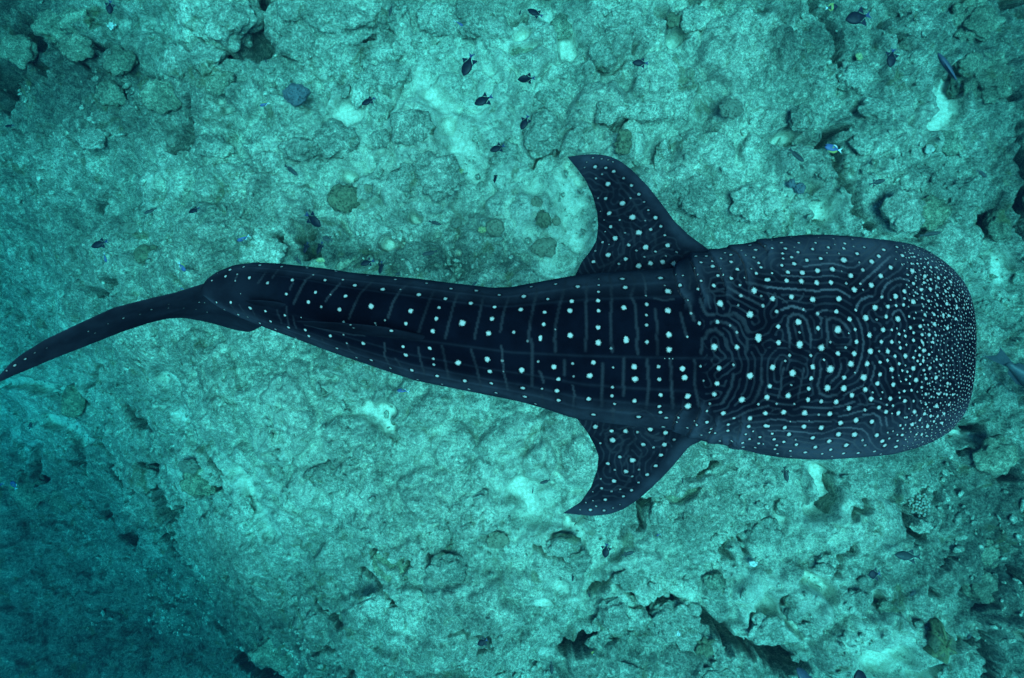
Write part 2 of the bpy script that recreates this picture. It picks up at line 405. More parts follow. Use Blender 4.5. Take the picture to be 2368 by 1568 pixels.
bz, hh_, cd, sm = relief(GX, GY)
GZ = bz + hh_ - cd
bedv = np.stack([GX, GY, GZ], -1).reshape(-1, 3)
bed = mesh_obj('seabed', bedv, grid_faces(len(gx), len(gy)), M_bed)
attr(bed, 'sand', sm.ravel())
attr(bed, 'silt_shading', tone_mask(*proj_bed(GX, GY, bz)).ravel())
tag(bed, kind='structure')

def bed_at(x, y):
    i = np.clip(np.searchsorted(gx, x), 1, len(gx) - 1); j = np.clip(np.searchsorted(gy, y), 1, len(gy) - 1)
    return float(GZ[i, j])

# ------------------------------------------------------------------ whale shark
SH_Z = 7.50
TOPL = [(468, 672), (471, 662), (475, 655), (484, 643), (504, 629), (543, 613), (592, 607), (640, 609), (680, 613), (752, 621), (817, 631), (892, 638), (960, 644),
        (1054, 656), (1142, 666), (1184, 664), (1259, 650), (1331, 637), (1384, 632), (1484, 626), (1555, 621), (1575, 603), (1594, 590),
        (1640, 580), (1681, 572), (1750, 558), (1800, 549), (1850, 545), (1900, 544), (1950, 547), (2000, 552), (2050, 557), (2100, 565), (2133, 577), (2165, 595),
        (2195, 617), (2215, 637), (2235, 664), (2247, 695), (2251.5, 730), (2253, 765)]
BOTL = [(468, 676), (471, 682), (475, 686), (490, 698), (510, 712), (550, 732), (592, 749), (630, 764), (687, 784), (767, 814), (842, 840), (917, 865), (962, 880), (1067, 901),
        (1184, 924), (1206, 929), (1259, 944), (1309, 961), (1339, 969), (1434, 981), (1555, 993), (1575, 1004), (1620, 1018), (1660, 1026), (1700, 1035),
        (1750, 1048), (1800, 1056), (1850, 1060), (1900, 1061), (1980, 1056), (2050, 1050), (2110, 1036), (2150, 1022), (2190, 1000), (2215, 975),
        (2230, 950), (2240, 920), (2246, 880), (2250.5, 830), (2253, 775)]
def smooth_tab(tab, xs, r=7):
    a = np.array(tab, float); fine = np.arange(460, 2256, 0.5)
    y = np.interp(fine, a[:, 0], a[:, 1]); k = np.hanning(2 * r * 2 + 1); k /= k.sum()
    yp = np.convolve(np.pad(y, 2 * r, mode='edge'), k, mode='valid')
    w = sstep(2215, 2240, fine); w2 = 1 - sstep(480, 500, fine)
    w = np.maximum(w, w2)
    return np.interp(xs, fine, yp * (1 - w) + y * w)

tt = np.linspace(0, 1, 780)
us = 468 + (2253 - 468) * (1 - (1 - tt) ** 1.0)
us = np.concatenate([468 + 12 * np.linspace(0, 1, 16)[:-1] ** 1.6, np.linspace(480, 2180, 700), 2253 - 73 * (1 - np.linspace(0, 1, 90)[1:]) ** 1.9])
top = smooth_tab(TOPL, us); bot = smooth_tab(BOTL, us)
def prof(tab, u):
    a = np.array(tab, float); return np.interp(u, a[:, 0], a[:, 1])
hup = prof([(468, .02), (480, .07), (600, .17), (750, .24), (950, .33), (1200, .40), (1500, .42), (1800, .36), (2000, .31), (2100, .27), (2180, .22), (2225, .16), (2245, .09), (2253, .0)], us)
hdn = prof([(468, .02), (480, .07), (600, .18), (750, .25), (950, .32), (1200, .38), (1500, .42), (1800, .40), (2000, .34), (2150, .28), (2225, .18), (2245, .10), (2253, .0)], us)
k = np.hanning(31); k /= k.sum()
cut = sstep(2190, 2230, us)
hup = hup * cut + (1 - cut) * np.convolve(np.pad(hup, 15, mode='edge'), k, mode='valid')
hdn = hdn * cut + (1 - cut) * np.convolve(np.pad(hdn, 15, mode='edge'), k, mode='valid')
nexp = prof([(468, 2.0), (900, 2.1), (1500, 2.3), (2000, 2.5), (2253, 2.3)], us)
ZC = SH_Z + 0 * us
NT, NBm = 260, 70
th = np.concatenate([np.linspace(0, math.pi, NT, endpoint=False), np.linspace(math.pi, 2 * math.pi, NBm, endpoint=False)])
c, s_ = np.cos(th), np.sin(th)
dm = CAM_Z - ZC
yt = -(top - 784) * K * dm; yb = -(bot - 784) * K * dm
xw = (us - 8 * sstep(2020, 2250, us) - 1184) * K * dm
yc = (yt + yb) / 2; hw = (yt - yb) / 2
e = 2 / nexp[:, None]
Yb = yc[:, None] + hw[:, None] * np.sign(c) * np.abs(c) ** e
zz = np.sign(s_) * np.abs(s_) ** e
Zb = ZC[:, None] + np.where(zz > 0, zz * hup[:, None], zz * hdn[:, None])
Xb = np.repeat(xw[:, None], len(th), 1)
# snout: widest level bulges forward, top slopes back a little
# longitudinal ridges of a whale shark
ridge_v = prof([(468, 690), (500, 702), (560, 706), (640, 712), (760, 745), (900, 775), (1060, 797), (1184, 815), (1334, 823), (1534, 828), (1776, 830), (2100, 822), (2253, 800)], us)
PB_v = -(Yb / (dm[:, None] - (Zb - ZC[:, None]))) / K + 784
ramp_r = np.interp(us, [468, 560, 900, 1600, 1800, 1950], [.008, .010, .012, .006, .004, 0])[:, None]
q = np.abs(PB_v - ridge_v[:, None])
Zb = Zb + np.where(s_ > 0.05, ramp_r * np.exp(-(q / 7.0) ** 1.3), 0)
for frac, amp in ((0.80, .006), (0.66, .004), (0.47, .005), (-0.62, .004), (-0.80, .004)):
    yy = (Yb - yc[:, None]) / np.maximum(hw[:, None], 1e-3)
    fade = np.interp(us, [500, 700, 1500, 1640], [0, 1, 1, 0])[:, None]
    g = np.exp(-((yy + frac) / 0.022) ** 2) * amp * fade
    Zb = Zb + np.where(s_ > 0.02, g, 0)
# gill covers: each flap overlaps the one behind it
GILL = [[T(2, 1, *p) for p in q_] for q_ in (
        [(1503, 870), (1498, 960), (1525, 1050), (1545, 1140), (1595, 1200)],
        [(1640, 800), (1665, 880), (1700, 980), (1730, 1100), (1768, 1195)],
        [(1815, 775), (1870, 840), (1920, 930), (1950, 1030), (1978, 1120)],
        [(1995, 722), (2090, 772), (2150, 880), (2165, 990), (2180, 1080)],
        [(2235, 662), (2310, 690), (2368, 760)])]
GILL += [[T(2, 2, *p) for p in q_] for q_ in (
        [(1484, 830), (1500, 770), (1520, 710), (1570, 650)],
        [(1622, 890), (1650, 850), (1700, 760), (1720, 700), (1742, 655)],
        [(1810, 925), (1850, 860), (1880, 790)],
        [(2080, 930), (2105, 860), (2120, 770)],
        [(1945, 972), (2000, 985), (2040, 980)])]
PU = Xb / (dm[:, None] - (Zb - ZC[:, None])) / K + 1184
PV = -(Yb / (dm[:, None] - (Zb - ZC[:, None]))) / K + 784
topm = (s_ > 0)[None, :]
gdisp = np.zeros_like(Zb)
for pts in GILL:
    best = np.full(PU.shape, 1e9); side = np.zeros(PU.shape)
    for a, b in zip(pts[:-1], pts[1:]):
        dx, dy = b[0] - a[0], b[1] - a[1]; L = dx * dx + dy * dy
        t = np.clip(((PU - a[0]) * dx + (PV - a[1]) * dy) / L, 0, 1)
        d = np.hypot(PU - a[0] - t * dx, PV - a[1] - t * dy)
        cr = PU - (a[0] + t * dx)
        upd = d < best; best = np.where(upd, d, best); side = np.where(upd, cr, side)
    gdisp += np.where((side > 0) & (best < 30), 0.012 * (1 - sstep(0, 30, best)) * sstep(0, 2.5, best), 0)
    gdisp -= np.where(best < 3, 0.010 * (1 - best / 3), 0)
nyv = (Yb - yc[:, None]); nzv = (Zb - ZC[:, None]); nl = np.hypot(nyv, nzv) + 1e-6
Yb = Yb + np.where(topm, gdisp * nyv / nl, 0); Zb = Zb + np.where(topm, gdisp * nzv / nl, 0)

body_v = np.stack([Xb, Yb, Zb], -1)
nu_b, nv_b = body_v.shape[:2]
bvf = body_v.reshape(-1, 3)
PU = bvf[:, 0] / (CAM_Z - bvf[:, 2]) / K + 1184; PV = -bvf[:, 1] / (CAM_Z - bvf[:, 2]) / K + 784

def skin_material():
    b = NB('whale_shark_skin'); g = b.n('ShaderNodeNewGeometry').outputs['Position']
    n1 = b.noise(g, 60, 4, 0.7); n2 = b.noise(g, 170, 2, 0.6)
    jit = b.math('ADD', b.math('MULTIPLY', b.math('SUBTRACT', n1, 0.5), 1.0), b.math('MULTIPLY', b.math('SUBTRACT', n2, 0.5), 0.8))
    sp = b.mr(b.math('ADD', b.at('spot'), jit), -0.02, 0.52)
    st = b.mr(b.math('ADD', b.at('stripe'), b.math('MULTIPLY', jit, 0.55)), 0.05, 1.0)
    n3 = b.noise(g, 5.0, 4, 0.6)
    flank = b.at('flank')
    base = b.mix(flank, (0.0003, 0.0008, 0.0022), (0.009, 0.018, 0.028))
    base = b.mix(b.mr(n3, 0.35, 0.7), base, b.mix(1.0, base, (1.9, 1.9, 1.8), 'MULTIPLY'))
    # dark ring round every spot
    ring = b.mr(b.at('spot'), -0.9, -0.2)
    base = b.mix(b.math('MULTIPLY', ring, 0.6), base, (0.0005, 0.001, 0.0025))
    stc = b.mix(b.at('stripeb'), (0.001, 0.003, 0.006), (0.030, 0.050, 0.064))
    mz = b.mr(b.math('ADD', b.at('maze'), b.math('MULTIPLY', jit, 0.7)), 0.10, 1.15)
    mz = b.math('MULTIPLY', mz, b.mr(n3, 0.36, 0.60, 0.35, 1.0))
    base = b.mix(b.math('MULTIPLY', mz, 0.8), base, b.mix(flank, (0.0075, 0.014, 0.020), (0.019, 0.033, 0.043)))
    st = b.math('MULTIPLY', st, b.mr(n3, 0.35, 0.58, 0.35, 0.95))
    col = b.mix(st, base, stc)
    spc = b.mix(b.at('spotb'), (0.022, 0.034, 0.042), (0.135, 0.235, 0.235))
    col = b.mix(sp, col, spc)
    b.l(col, b.b.inputs['Base Color'])
    b.b.inputs['Roughness'].default_value = 0.62; b.b.inputs['Specular IOR Level'].default_value = 0.0
    b.l(b.bump(b.noise(g, 90, 3, 0.6), 0.15, 0.006), b.b.inputs['Normal'])
    return b.m
M_skin = skin_material()

shark = empty('whale_shark', (0.6, 0, 7.1)); SO = Vector(shark.location)
tag(shark, 'huge dark whale shark covered in pale spots swimming over the reef, seen from above', 'whale shark')

class Skin:
    """a surface with spot and stripe fields stored at its vertices"""
    def __init__(s, verts, vis):
        s.v = verts; n = len(verts)
        s.u = verts[:, 0] / (CAM_Z - verts[:, 2]) / K + 1184; s.w = -verts[:, 1] / (CAM_Z - verts[:, 2]) / K + 784
        s.spot = np.full(n, -1.0); s.spotb = np.zeros(n); s.str = np.zeros(n); s.strb = np.zeros(n)
        s.k3 = kdtree.KDTree(n)
        for i, c_ in enumerate(verts): s.k3.insert(c_, i)
        s.k3.balance()
        idx = np.nonzero(vis)[0]; s.k2 = kdtree.KDTree(len(idx))
        for i in idx: s.k2.insert((s.u[i], s.w[i], 0), int(i))
        s.k2.balance()
    def pick(s, u, v):
        co, i, d = s.k2.find((u, v, 0)); return Vector(s.v[i]), d
    def pick_i(s, u, v): return s.k2.find((u, v, 0))[1]
    def paint_spot(s, p, r, b, cmax=2.0):
        for co, i, d in s.k3.find_range(p, r * cmax):
            f = 1 - d / r
            if f > s.spot[i]: s.spot[i] = f; s.spotb[i] = b
    def paint_str(s, p, r, b):
        for co, i, d in s.k3.find_range(p, r * 1.0):
            f = 1 - d / r
            if f > s.str[i]: s.str[i] = f
            if f > 0.05: s.strb[i] = max(s.strb[i], b)

visb = np.repeat((np.arange(nv_b) <= NT)[None, :], nu_b, 0).ravel()
SKB = Skin(bvf, visb)

# ---- fins --------------------------------------------------------
def cr_path(pts, n):
    """resample a polyline (any dimension) evenly by length with slight smoothing"""
    P = np.array(pts, float); d = np.r_[0, np.cumsum(np.linalg.norm(np.diff(P, axis=0)[:, :2], axis=1))]
    t = np.linspace(0, d[-1], n * 4)
    Q = np.stack([np.interp(t, d, P[:, k_]) for k_ in range(P.shape[1])], -1)
    w = np.hanning(max(5, n // 5) | 1); w /= w.sum(); m = len(w) // 2
    Qp = np.pad(Q, ((m, m), (0, 0)), mode='reflect', reflect_type='odd')
    Q = np.stack([np.convolve(Qp[:, k_], w, mode='valid') for k_ in range(Q.shape[1])], -1)
    t2 = np.linspace(0, len(Q) - 1, n)
    return np.stack([np.interp(t2, np.arange(len(Q)), Q[:, k_]) for k_ in range(Q.shape[1])], -1)

def fin(name, lead, trail, thick, n=150, m=90, camber=0.0):
    """lead/trail: (u, v, z) from root to tip"""
    A = cr_path(lead, n); B = cr_path(trail, n)
    A = np.array([unproj(*p) for p in A]); B = np.array([unproj(*p) for p in B])
    cs = (1 - np.cos(np.linspace(0, math.pi, m))) / 2
    P = A[:, None, :] * (1 - cs)[None, :, None] + B[:, None, :] * cs[None, :, None]
    du = np.gradient(P, axis=0); dv = np.gradient(P, axis=1)
    N = np.cross(du, dv); N /= (np.linalg.norm(N, axis=-1, keepdims=True) + 1e-9)
    if (N * (np.array([0, 0, CAM_Z]) - P)).sum() < 0: N = -N
    sec = (np.sqrt(cs) * (1 - cs)) * 2.0 + 0.12 * np.sin(np.pi * cs) ** .5
    tip = np.linspace(1, 0.12, n)
    if thick < 0.03: tip = tip
    H = thick * sec[None, :] * tip[:, None] * 0.5
    T1 = P + N * H[..., None]; T2 = P - N * H[..., None]
    T1[:, 0] = T2[:, 0] = P[:, 0]; T1[:, -1] = T2[:, -1] = P[:, -1]
    V = np.concatenate([T1, T2[:, ::-1][:, 1:-1]], 1)
    f = grid_faces(n, V.shape[1], True)
    V2 = V.reshape(-1, 3)
    cap = V.shape[1]
    vis = np.zeros(V.shape[:2], bool); vis[:, :m] = True
    return V2, f, vis.ravel()

FINS = {}
LEAD_U = [(1700, 640, 7.22), (1660, 600, 7.24), (1641, 579, 7.24), (1621, 564, 7.22), (1594, 545, 7.2), (1559, 511, 7.15), (1534, 476, 7.1), (1496, 428, 7.0), (1459, 391, 6.93), (1434, 372, 6.9), (1409, 361, 6.86), (1384, 357, 6.82), (1354, 357, 6.78), (1312, 363, 6.72)]
TRAIL_U = [(1320, 680, 7.18), (1326, 648, 7.2), (1331, 635, 7.2), (1346, 604, 7.18), (1364, 582, 7.15), (1379, 557, 7.12), (1383, 524, 7.08), (1381, 492, 7.0), (1371, 454, 6.93), (1354, 417, 6.86), (1336, 392, 6.8), (1312, 363, 6.72)]
LEAD_L = [(1700, 980, 7.2), (1650, 1008, 7.22), (1624, 1018, 7.22), (1594, 1032, 7.2), (1574, 1056, 7.15), (1546, 1089, 7.08), (1509, 1126, 7.0), (1476, 1155, 6.93), (1441, 1178, 6.86), (1409, 1189, 6.82), (1369, 1193, 6.78), (1303, 1186, 6.72)]
TRAIL_L = [(1320, 930, 7.18), (1330, 960, 7.2), (1335, 969, 7.2), (1359, 1001, 7.18), (1376, 1032, 7.12), (1384, 1056, 7.1), (1381, 1086, 7.0), (1367, 1126, 6.93), (1350, 1150, 6.86), (1344, 1160, 6.84), (1322, 1174, 6.78), (1303, 1186, 6.72)]
CA = [(640, 690, 7.52), (560, 672, 7.53), (475, 655, 7.54), (406, 677, 7.58), (348, 690, 7.62), (289, 705, 7.66), (262, 712, 7.68), (175, 752, 7.74), (107, 784, 7.8), (50, 819, 7.84), (25, 839, 7.86), (0, 866, 7.88), (-14, 886, 7.9)]
CB = [(640, 735, 7.2), (600, 757, 6.95), (578, 769, 6.75), (543, 763, 6.7), (484, 746, 6.85), (426, 735, 7.0), (387, 737, 7.1), (348, 746, 7.18), (289, 765, 7.3), (240, 784, 7.4), (192, 803, 7.5), (125, 829, 7.62), (62, 856, 7.74), (25, 871, 7.82), (9, 879, 7.86), (-14, 888, 7.9)]
zt = lambda u: SH_Z + float(np.interp(u, us, hup))
DA = [(1000, 782, zt(1000) - .03), (940, 768, zt(940) + .09), (892, 757, zt(892) + .17), (830, 750, zt(830) + .24), (773, 746, zt(773) + .30), (720, 743, zt(720) + .33), (686, 742, zt(686) + .35)]
DB = [(990, 788, zt(990) - .05), (920, 787, zt(920) - .04), (850, 777, zt(850) - .03), (780, 766, zt(780) - .02), (735, 758, zt(735) + .12), (705, 750, zt(705) + .26), (686, 743, zt(686) + .35)]
EA = [(676, 706, zt(676) - .02), (640, 698, zt(640) + .05), (600, 694, zt(600) + .09), (566, 694, zt(566) + .11)]
EB = [(670, 714, zt(670) - .03), (625, 711, zt(625) - .02), (590, 706, zt(590) + .01), (566, 696, zt(566) + .10)]

finspec = [('pectoral_fin', LEAD_U, TRAIL_U, .10, 170, 110), ('pectoral_fin', LEAD_L, TRAIL_L, .10, 150, 100),
           ('caudal_fin', CA, CB, .055, 220, 60), ('dorsal_fin', DA, DB, .05, 110, 26), ('dorsal_fin', EA, EB, .03, 50, 16)]
SK = []
for (nm, a, b, t_, n, m) in finspec:
    V2, f, vis = fin(nm, a, b, t_, n, m)
    SK.append((nm, V2, f, Skin(V2, vis), a, b))

def inside(poly, u, v):
    r = False; n = len(poly); j = n - 1
    for i in range(n):
        if (poly[i][1] > v) != (poly[j][1] > v) and u < (poly[j][0] - poly[i][0]) * (v - poly[i][1]) / (poly[j][1] - poly[i][1]) + poly[i][0]: r = not r
        j = i
    return r

def surface_for(u, v):
    if SK[3] and inside([p[:2] for p in DA] + [p[:2] for p in DB][::-1], u, v): return SK[3][3]
    if 476 < u < 2253 and np.interp(u, us, top) <= v <= np.interp(u, us, bot): return SKB
    best, bd = SKB, 1e9
    for s in (SK[0], SK[1], SK[2]):
        _, d = s[3].pick(u, v)
        if d < bd: bd = d; best = s[3]
    _, d = SKB.pick(u, v)
    return SKB if d < bd else best

# spots read off the photograph: tile; x,y,radius,brightness(0-9)
SPOTS = {
(1,1): "35,884,14;237,898,13;106,1049,14,6;340,1025,15;475,912,14;525,975,9,4;742,943,14;1035,980,13;1290,1015,15;1580,1053,14;1803,1100,16;2040,1120,18;2252,1160,17;640,1022,15;802,1018,11,6;914,1070,18;1175,1112,20;1505,1160,20;1750,1195,17;1983,1232,19;2205,1270,16;284,1151,14;545,1136,14;686,1155,9,5;826,1172,16;489,1226,16;607,1270,12,6;770,1295,19;1063,1268,23;1336,1110,8,4;1192,1392,10,5;1433,1308,21;1693,1280,15,7;1387,1426,16;1670,1380,18,8;1905,1418,27;2184,1380,20;1635,1497,19;2145,1517,22;90,1308,12;132,1404,12;269,1348,12;421,1368,6,7;297,1462,14;33,1423,12;184,1477,12;459,1483,13,8;488,1542,13;684,1542,15;371,1558,11;808,1413,12,7;875,1436,10,6;903,1467,10,7;1097,1424,10,5;1108,1444,8,4;1250,1494,13;810,1528,9,4",
(0,1): "2251,899,13;2124,926,14;2081,986,13;2310,1001,15;2196,970,9,5;2173,1028,9,4;1962,1028,9,6;2014,960,7,4;1843,1232,8,8;1887,1232,6,7;1947,1222,8;2001,1230,10;2138,1229,13;2075,1297,11;2203,1345,13;2316,1281,16;2290,1366,9,4;1918,1315,7,6;1403,1296,10,8;1560,1282,8,6;1705,1280,7,4;1290,1340,9,4;1143,1378,10,8;1000,1425,8,5;820,1495,8,7;880,1515,8,3;1555,1247,8,2;1820,1294,8,2;2223,1147,6,3",
(0,2): "236,184,9,8;137,243,10,9;65,292,7,5;325,127,8,2;430,85,8,1",
(2,1): "181,1084,17;401,1061,16;601,1079,20;801,1012,9,5;803,1070,12,7;801,1128,14,7;1024,1009,21;1046,1093,21;1371,1005,22;1440,1128,27;1418,1070,10,3;108,1175,20;330,1197,14,7;551,1218,19;800,1211,18;537,1309,21;302,1318,16,8;77,1292,20;799,1306,16;1033,1275,22;1240,1167,10,5;1243,1245,17,7;1243,1345,13,6;1440,1308,25;799,1462,19;1244,1440,14,6;294,1435,17;21,1506,15,6;398,1480,9,3;265,1553,17;544,1532,24;1056,1560,19;1447,1530,25;1625,1553,11,6;1730,1418,16,7;1903,1410,17,7;1660,1328,13,5;1627,1213,9,4;1925,1235,28;2197,1340,29;2275,1545,27;1720,1109,15,8;1865,1077,17;1555,1067,18;2236,1116,26;2116,1163,16,6;2320,1266,16,6;2355,1020,17;2105,1068,12,7;2028,1007,17;1902,984,15,8;1948,971,10;1860,895,18;2085,924,16;2030,850,16;1750,857,14;1852,846,12;2280,866,13;2308,909,13,8;2215,915,10,4;2265,960,15;2155,1000,8;2028,787,15;1935,823,12,6;2253,741,16;2200,703,14;2120,751,9,5;2163,790,9,5;2240,812,14,6;2340,710,11,6;1698,803,14;1800,798,14;1745,1026,12,8;1580,983,11,8;1520,968,10,8;1680,915,12;1712,968,9,7;1968,772,11;1925,913,8,6;2095,1258,12,3;2310,1167,12,3;2017,1440,12,3;2078,1510,13,5;887,138,21,8;1105,152,15,6;1172,226,15,6;1095,262,11,4;864,268,14,6;1020,310,23;898,405,20;798,265,8,4;1220,300,11,3;1260,376,11,6;1118,437,24;1326,441,17,8;1000,470,9,5;1237,472,8,3;915,530,14,7;1375,527,13,6;1285,552,13,6;1175,586,23;953,637,20;860,578,7,4;1415,613,11,6;838,675,11,6;1085,695,14,7;1047,585,9,3;1237,722,22;1436,705,18;895,790,20;750,852,15;1058,829,16,8;1150,750,10,3;1326,765,11,6;1422,797,9,3;1218,808,10,3;990,870,11,4;1168,897,20;1280,866,19;1391,852,19;1503,874,19;1520,768,11,3;940,15,15,6;775,80,11,5;1030,80,13,3;835,45,10,3;850,470,7,3;815,385,7,3;895,690,7,3;770,755,10,3",
(2,0): "768,1540,16,8;870,1555,13,6;745,1458,11,4;828,1468,10,3;890,1478,9,3;690,1502,8,3;670,1550,8,3;933,1498,9,3",
(3,1): "37,650,11,5;127,676,14;287,674,13;440,675,12;210,628,10,5;470,630,8,4;607,640,11,5;780,645,12,5;708,686,14;618,693,8,4;1193,716,14;1254,707,9;36,727,12;165,731,15;243,717,8,4;411,738,15;560,722,15;697,731,14;893,717,13,6;795,713,9,4;1068,741,17;1310,740,8;135,773,14;280,766,14,8;543,773,9,4;657,773,10,4;822,780,17;220,811,14,8;137,824,12,7;1028,800,18;1242,795,18;1187,760,8,4;1356,803,12;1303,815,9;1315,772,9;355,839,17;490,826,17;697,838,26;965,853,22;845,855,10,4;1410,826,8;1458,829,10;1187,832,9,4;125,884,14;238,872,18;1328,867,12;1387,871,12;1243,879,10,5;1480,863,10;1507,900,14;1450,902,12;1562,908,12;1600,884,9;42,956,10;186,948,18;317,958,22;459,938,22;597,924,22;680,943,9,2;880,930,16,6;1135,910,21;1337,937,21;1408,932,7,4;1640,935,11;1520,945,9;765,980,23;1045,990,22;1297,975,9,6;1365,998,10,6;1450,988,18;1580,1004,17;1635,998,13;1508,1015,14;1700,970,12;1768,985,11;5,1022,17;175,1026,19;305,1037,22;447,1050,22;587,1045,20;725,1048,13,5;850,1052,12,7;953,1077,23;1350,1052,16;1443,1050,13;1690,1040,17;797,1117,24;877,1110,11,3;1305,1085,9,7;1263,1122,19;1418,1112,17;1503,1103,17;1562,1083,13,6;1635,1067,11;1680,1098,10;1755,1037,9;1367,1137,10,7;1182,1177,23;1053,1178,15,7;45,1194,23;216,1175,22;415,1206,24;660,1198,24;1270,1197,10,7;1343,1222,22;1420,1192,12;1486,1213,14,8;1567,1160,14;1645,1130,14;1713,1162,14;1130,1208,10,5;83,1315,18,7;325,1300,12,6;629,1310,19;460,1338,16,7;815,1305,13;990,1276,24;1113,1272,18;1187,1254,14;1252,1257,15;1657,1243,17;1437,1267,10,6;1565,1250,12,6;1748,1275,15;1305,1270,9,4;1365,1320,9,6;275,1415,26;92,1453,20;290,1503,12,4;460,1465,19;757,1385,20;909,1377,26;1092,1362,17;1005,1393,12,3;1203,1387,24;1305,1355,11;1355,1380,11,6;1452,1345,14;1537,1338,14;1625,1346,15;1673,1352,14;650,1490,30;807,1482,15,7;1070,1483,21;940,1537,23;1147,1487,13;1195,1470,10,6;1263,1483,10;1315,1462,16;1405,1451,18;1538,1430,18;1477,1438,10,7;1657,1470,17;1212,1527,14;1272,1535,15;1350,1518,14;1427,1530,14;1490,1530,16;1555,1525,13;1738,1385,12;748,1520,7;1770,1200,9;1800,1130,11;1855,1190,10;1795,1060,8;1743,1225,10;1823,1222,8;1810,1280,9;1850,1280,12;1785,1355,9;1832,1330,9",
(3,2): "96,37,22;297,57,30;492,80,29;577,20,13,4;822,20,19;722,68,14,5;1052,25,18;1148,18,19;1210,28,12,7;1347,20,15;944,102,25;1030,115,12,6;1112,103,22;1220,85,16;1283,58,11;1403,68,13;1437,102,17;1433,28,13;1523,35,14;803,137,24;650,143,22;398,147,15,7;197,145,15,6;160,200,12,5;516,190,12,7;1178,157,16;1273,148,20;1342,163,14;1406,150,14;1366,103,10;46,266,24;230,314,28;415,258,22;577,270,31;763,236,27;920,234,22;1033,220,16;1108,203,14;1213,222,15;1268,237,9,5;1380,210,12;1435,197,14;1495,137,12;1148,285,22;1242,293,12;1292,300,12;1343,265,20;1412,238,12;1500,265,15;1440,282,12;1558,197,12;1603,250,13;400,370,18;705,354,19;885,357,28;1033,320,18;810,305,10,6;1153,352,11,6;1207,333,8,5;1318,345,10;1276,375,12;1367,383,20;1457,370,15;1556,360,17;22,442,19;215,425,10,4;378,462,18;548,452,28;703,459,26;903,462,22;1017,410,20;968,487,11,6;1157,427,20;1233,395,9;1313,418,11;1260,475,14;1325,475,13;1660,410,14;1497,410,9;190,524,24;375,557,20;780,524,21;1057,493,11,6;1212,490,10,6;1418,445,12;1543,460,9,5;1580,510,13;1463,507,14;1383,487,10,5;75,600,12,5;245,602,12,5;493,582,18,7;635,582,22;950,558,22;1048,552,10,6;1133,553,20;1217,543,10;1268,578,18;1352,575,12,7;1410,575,9,4;1513,533,11;1655,515,11;1708,515,12;748,643,22;897,658,15,6;1027,637,18;1160,617,13,7;1095,610,11,5;1308,645,9,5;1460,603,12;1557,617,18;1677,608,14;140,677,22;338,687,24;467,702,12,4;572,697,22;1093,677,18;1153,687,10,6;1207,688,20;1357,677,19;1448,692,15;1495,652,9,6;1630,690,13;1507,708,15;1280,722,11,7;205,760,9,5;383,762,8,3;667,773,22;812,754,23;960,764,20;1407,752,12;1222,797,13,8;1335,793,19;1475,805,18;1570,713,13;1615,775,14;1533,765,13;5,808,14;150,822,18;332,809,20;496,820,22;1007,887,19;1250,832,10,7;1384,810,10,6;40,880,13;190,883,19;410,912,18;655,880,22;800,882,24;1240,884,15;1105,867,10,6;1155,850,10,5;1200,883,9;1370,882,12;1420,887,13;1467,897,11;55,928,14;146,950,14;258,932,11,4;567,948,20;877,937,13,5;1055,945,19;1120,918,12,6;1195,938,11;1275,930,10;85,987,14;264,977,16;437,999,18;728,981,21;903,985,13,5;1080,988,18;1183,995,18;70,1020,13;207,1034,13;347,1048,16;585,1025,15;697,1058,15;835,1055,15;985,1038,14,7;1045,1065,13;92,1065,12;215,1085,11,6;503,1063,12;592,1085,11,6",
(2,2): "260,0,15;795,28,24;1057,17,23;1247,27,17,7;1458,95,24;1868,80,29;2082,75,22;2275,5,27;918,82,13,3;140,20,12,2;90,284,24;240,212,12,4;390,258,21;427,369,18;560,232,13,5;565,343,11,3;755,213,20,8;716,337,23;932,268,11,6;932,443,14,6;1132,252,23;1136,371,25;1360,258,16,6;1363,371,17,7;1575,278,23;1601,357,25;1751,253,12,5;1770,385,10,3;1916,271,21;1901,412,21;1866,513,20,8;2050,240,13,5;2202,342,28;2128,565,26;2360,537,22;103,451,20;280,463,12,5;420,478,20;120,533,20;432,564,18;213,599,14;713,556,20;929,527,15,7;948,598,14,7;1131,574,20;1375,522,18;1628,530,24;1628,617,27;1357,626,17;1373,681,17;1425,731,17,8;750,698,20;1174,718,21;1402,815,18;1285,833,18;1422,864,18;775,812,18,7;916,849,15;1058,853,18,8;1160,858,12,5;936,940,23;1213,980,17,8;1313,1000,12,5;1410,984,18,8;1500,925,13,3;1384,1073,17,8;998,1090,14,6;1112,1117,23;887,1150,17;1327,1168,16,7;817,962,11,5;1057,1225,20,8;1248,1252,16,7;948,1210,12,4;943,1316,18;1170,1210,11,3;1113,1270,12,4;1172,1326,12,6;830,1382,13,6;1107,1395,14,6;1000,1388,9,4;1035,1452,13,6;864,1482,15,8;748,1413,8,4;920,1410,12,3;748,1497,8,5;685,1512,9,4;777,1547,10,5;935,1560,9,4;1000,1533,8,3;822,1290,9,3;1803,665,12,7;1952,690,20;2203,732,20;2055,732,13,7;2348,683,20;1833,597,13,3;2285,606,12,6;1803,770,16;2003,792,14;2188,810,18;2350,806,18;1705,797,14;1845,832,13,7;2000,846,14;2230,852,9;1827,866,12;1883,870,12;1625,825,11,6;1540,730,12,7;1523,771,11,7;1690,762,7;1748,888,12,8;2163,883,12;2293,910,14;2203,927,14;1922,941,13;2040,942,14;2137,964,15;2280,967,13;2327,972,9;2135,999,15;2250,1003,14",
(2,3): "727,12,15,8;852,17,13,6;632,10,9,4",
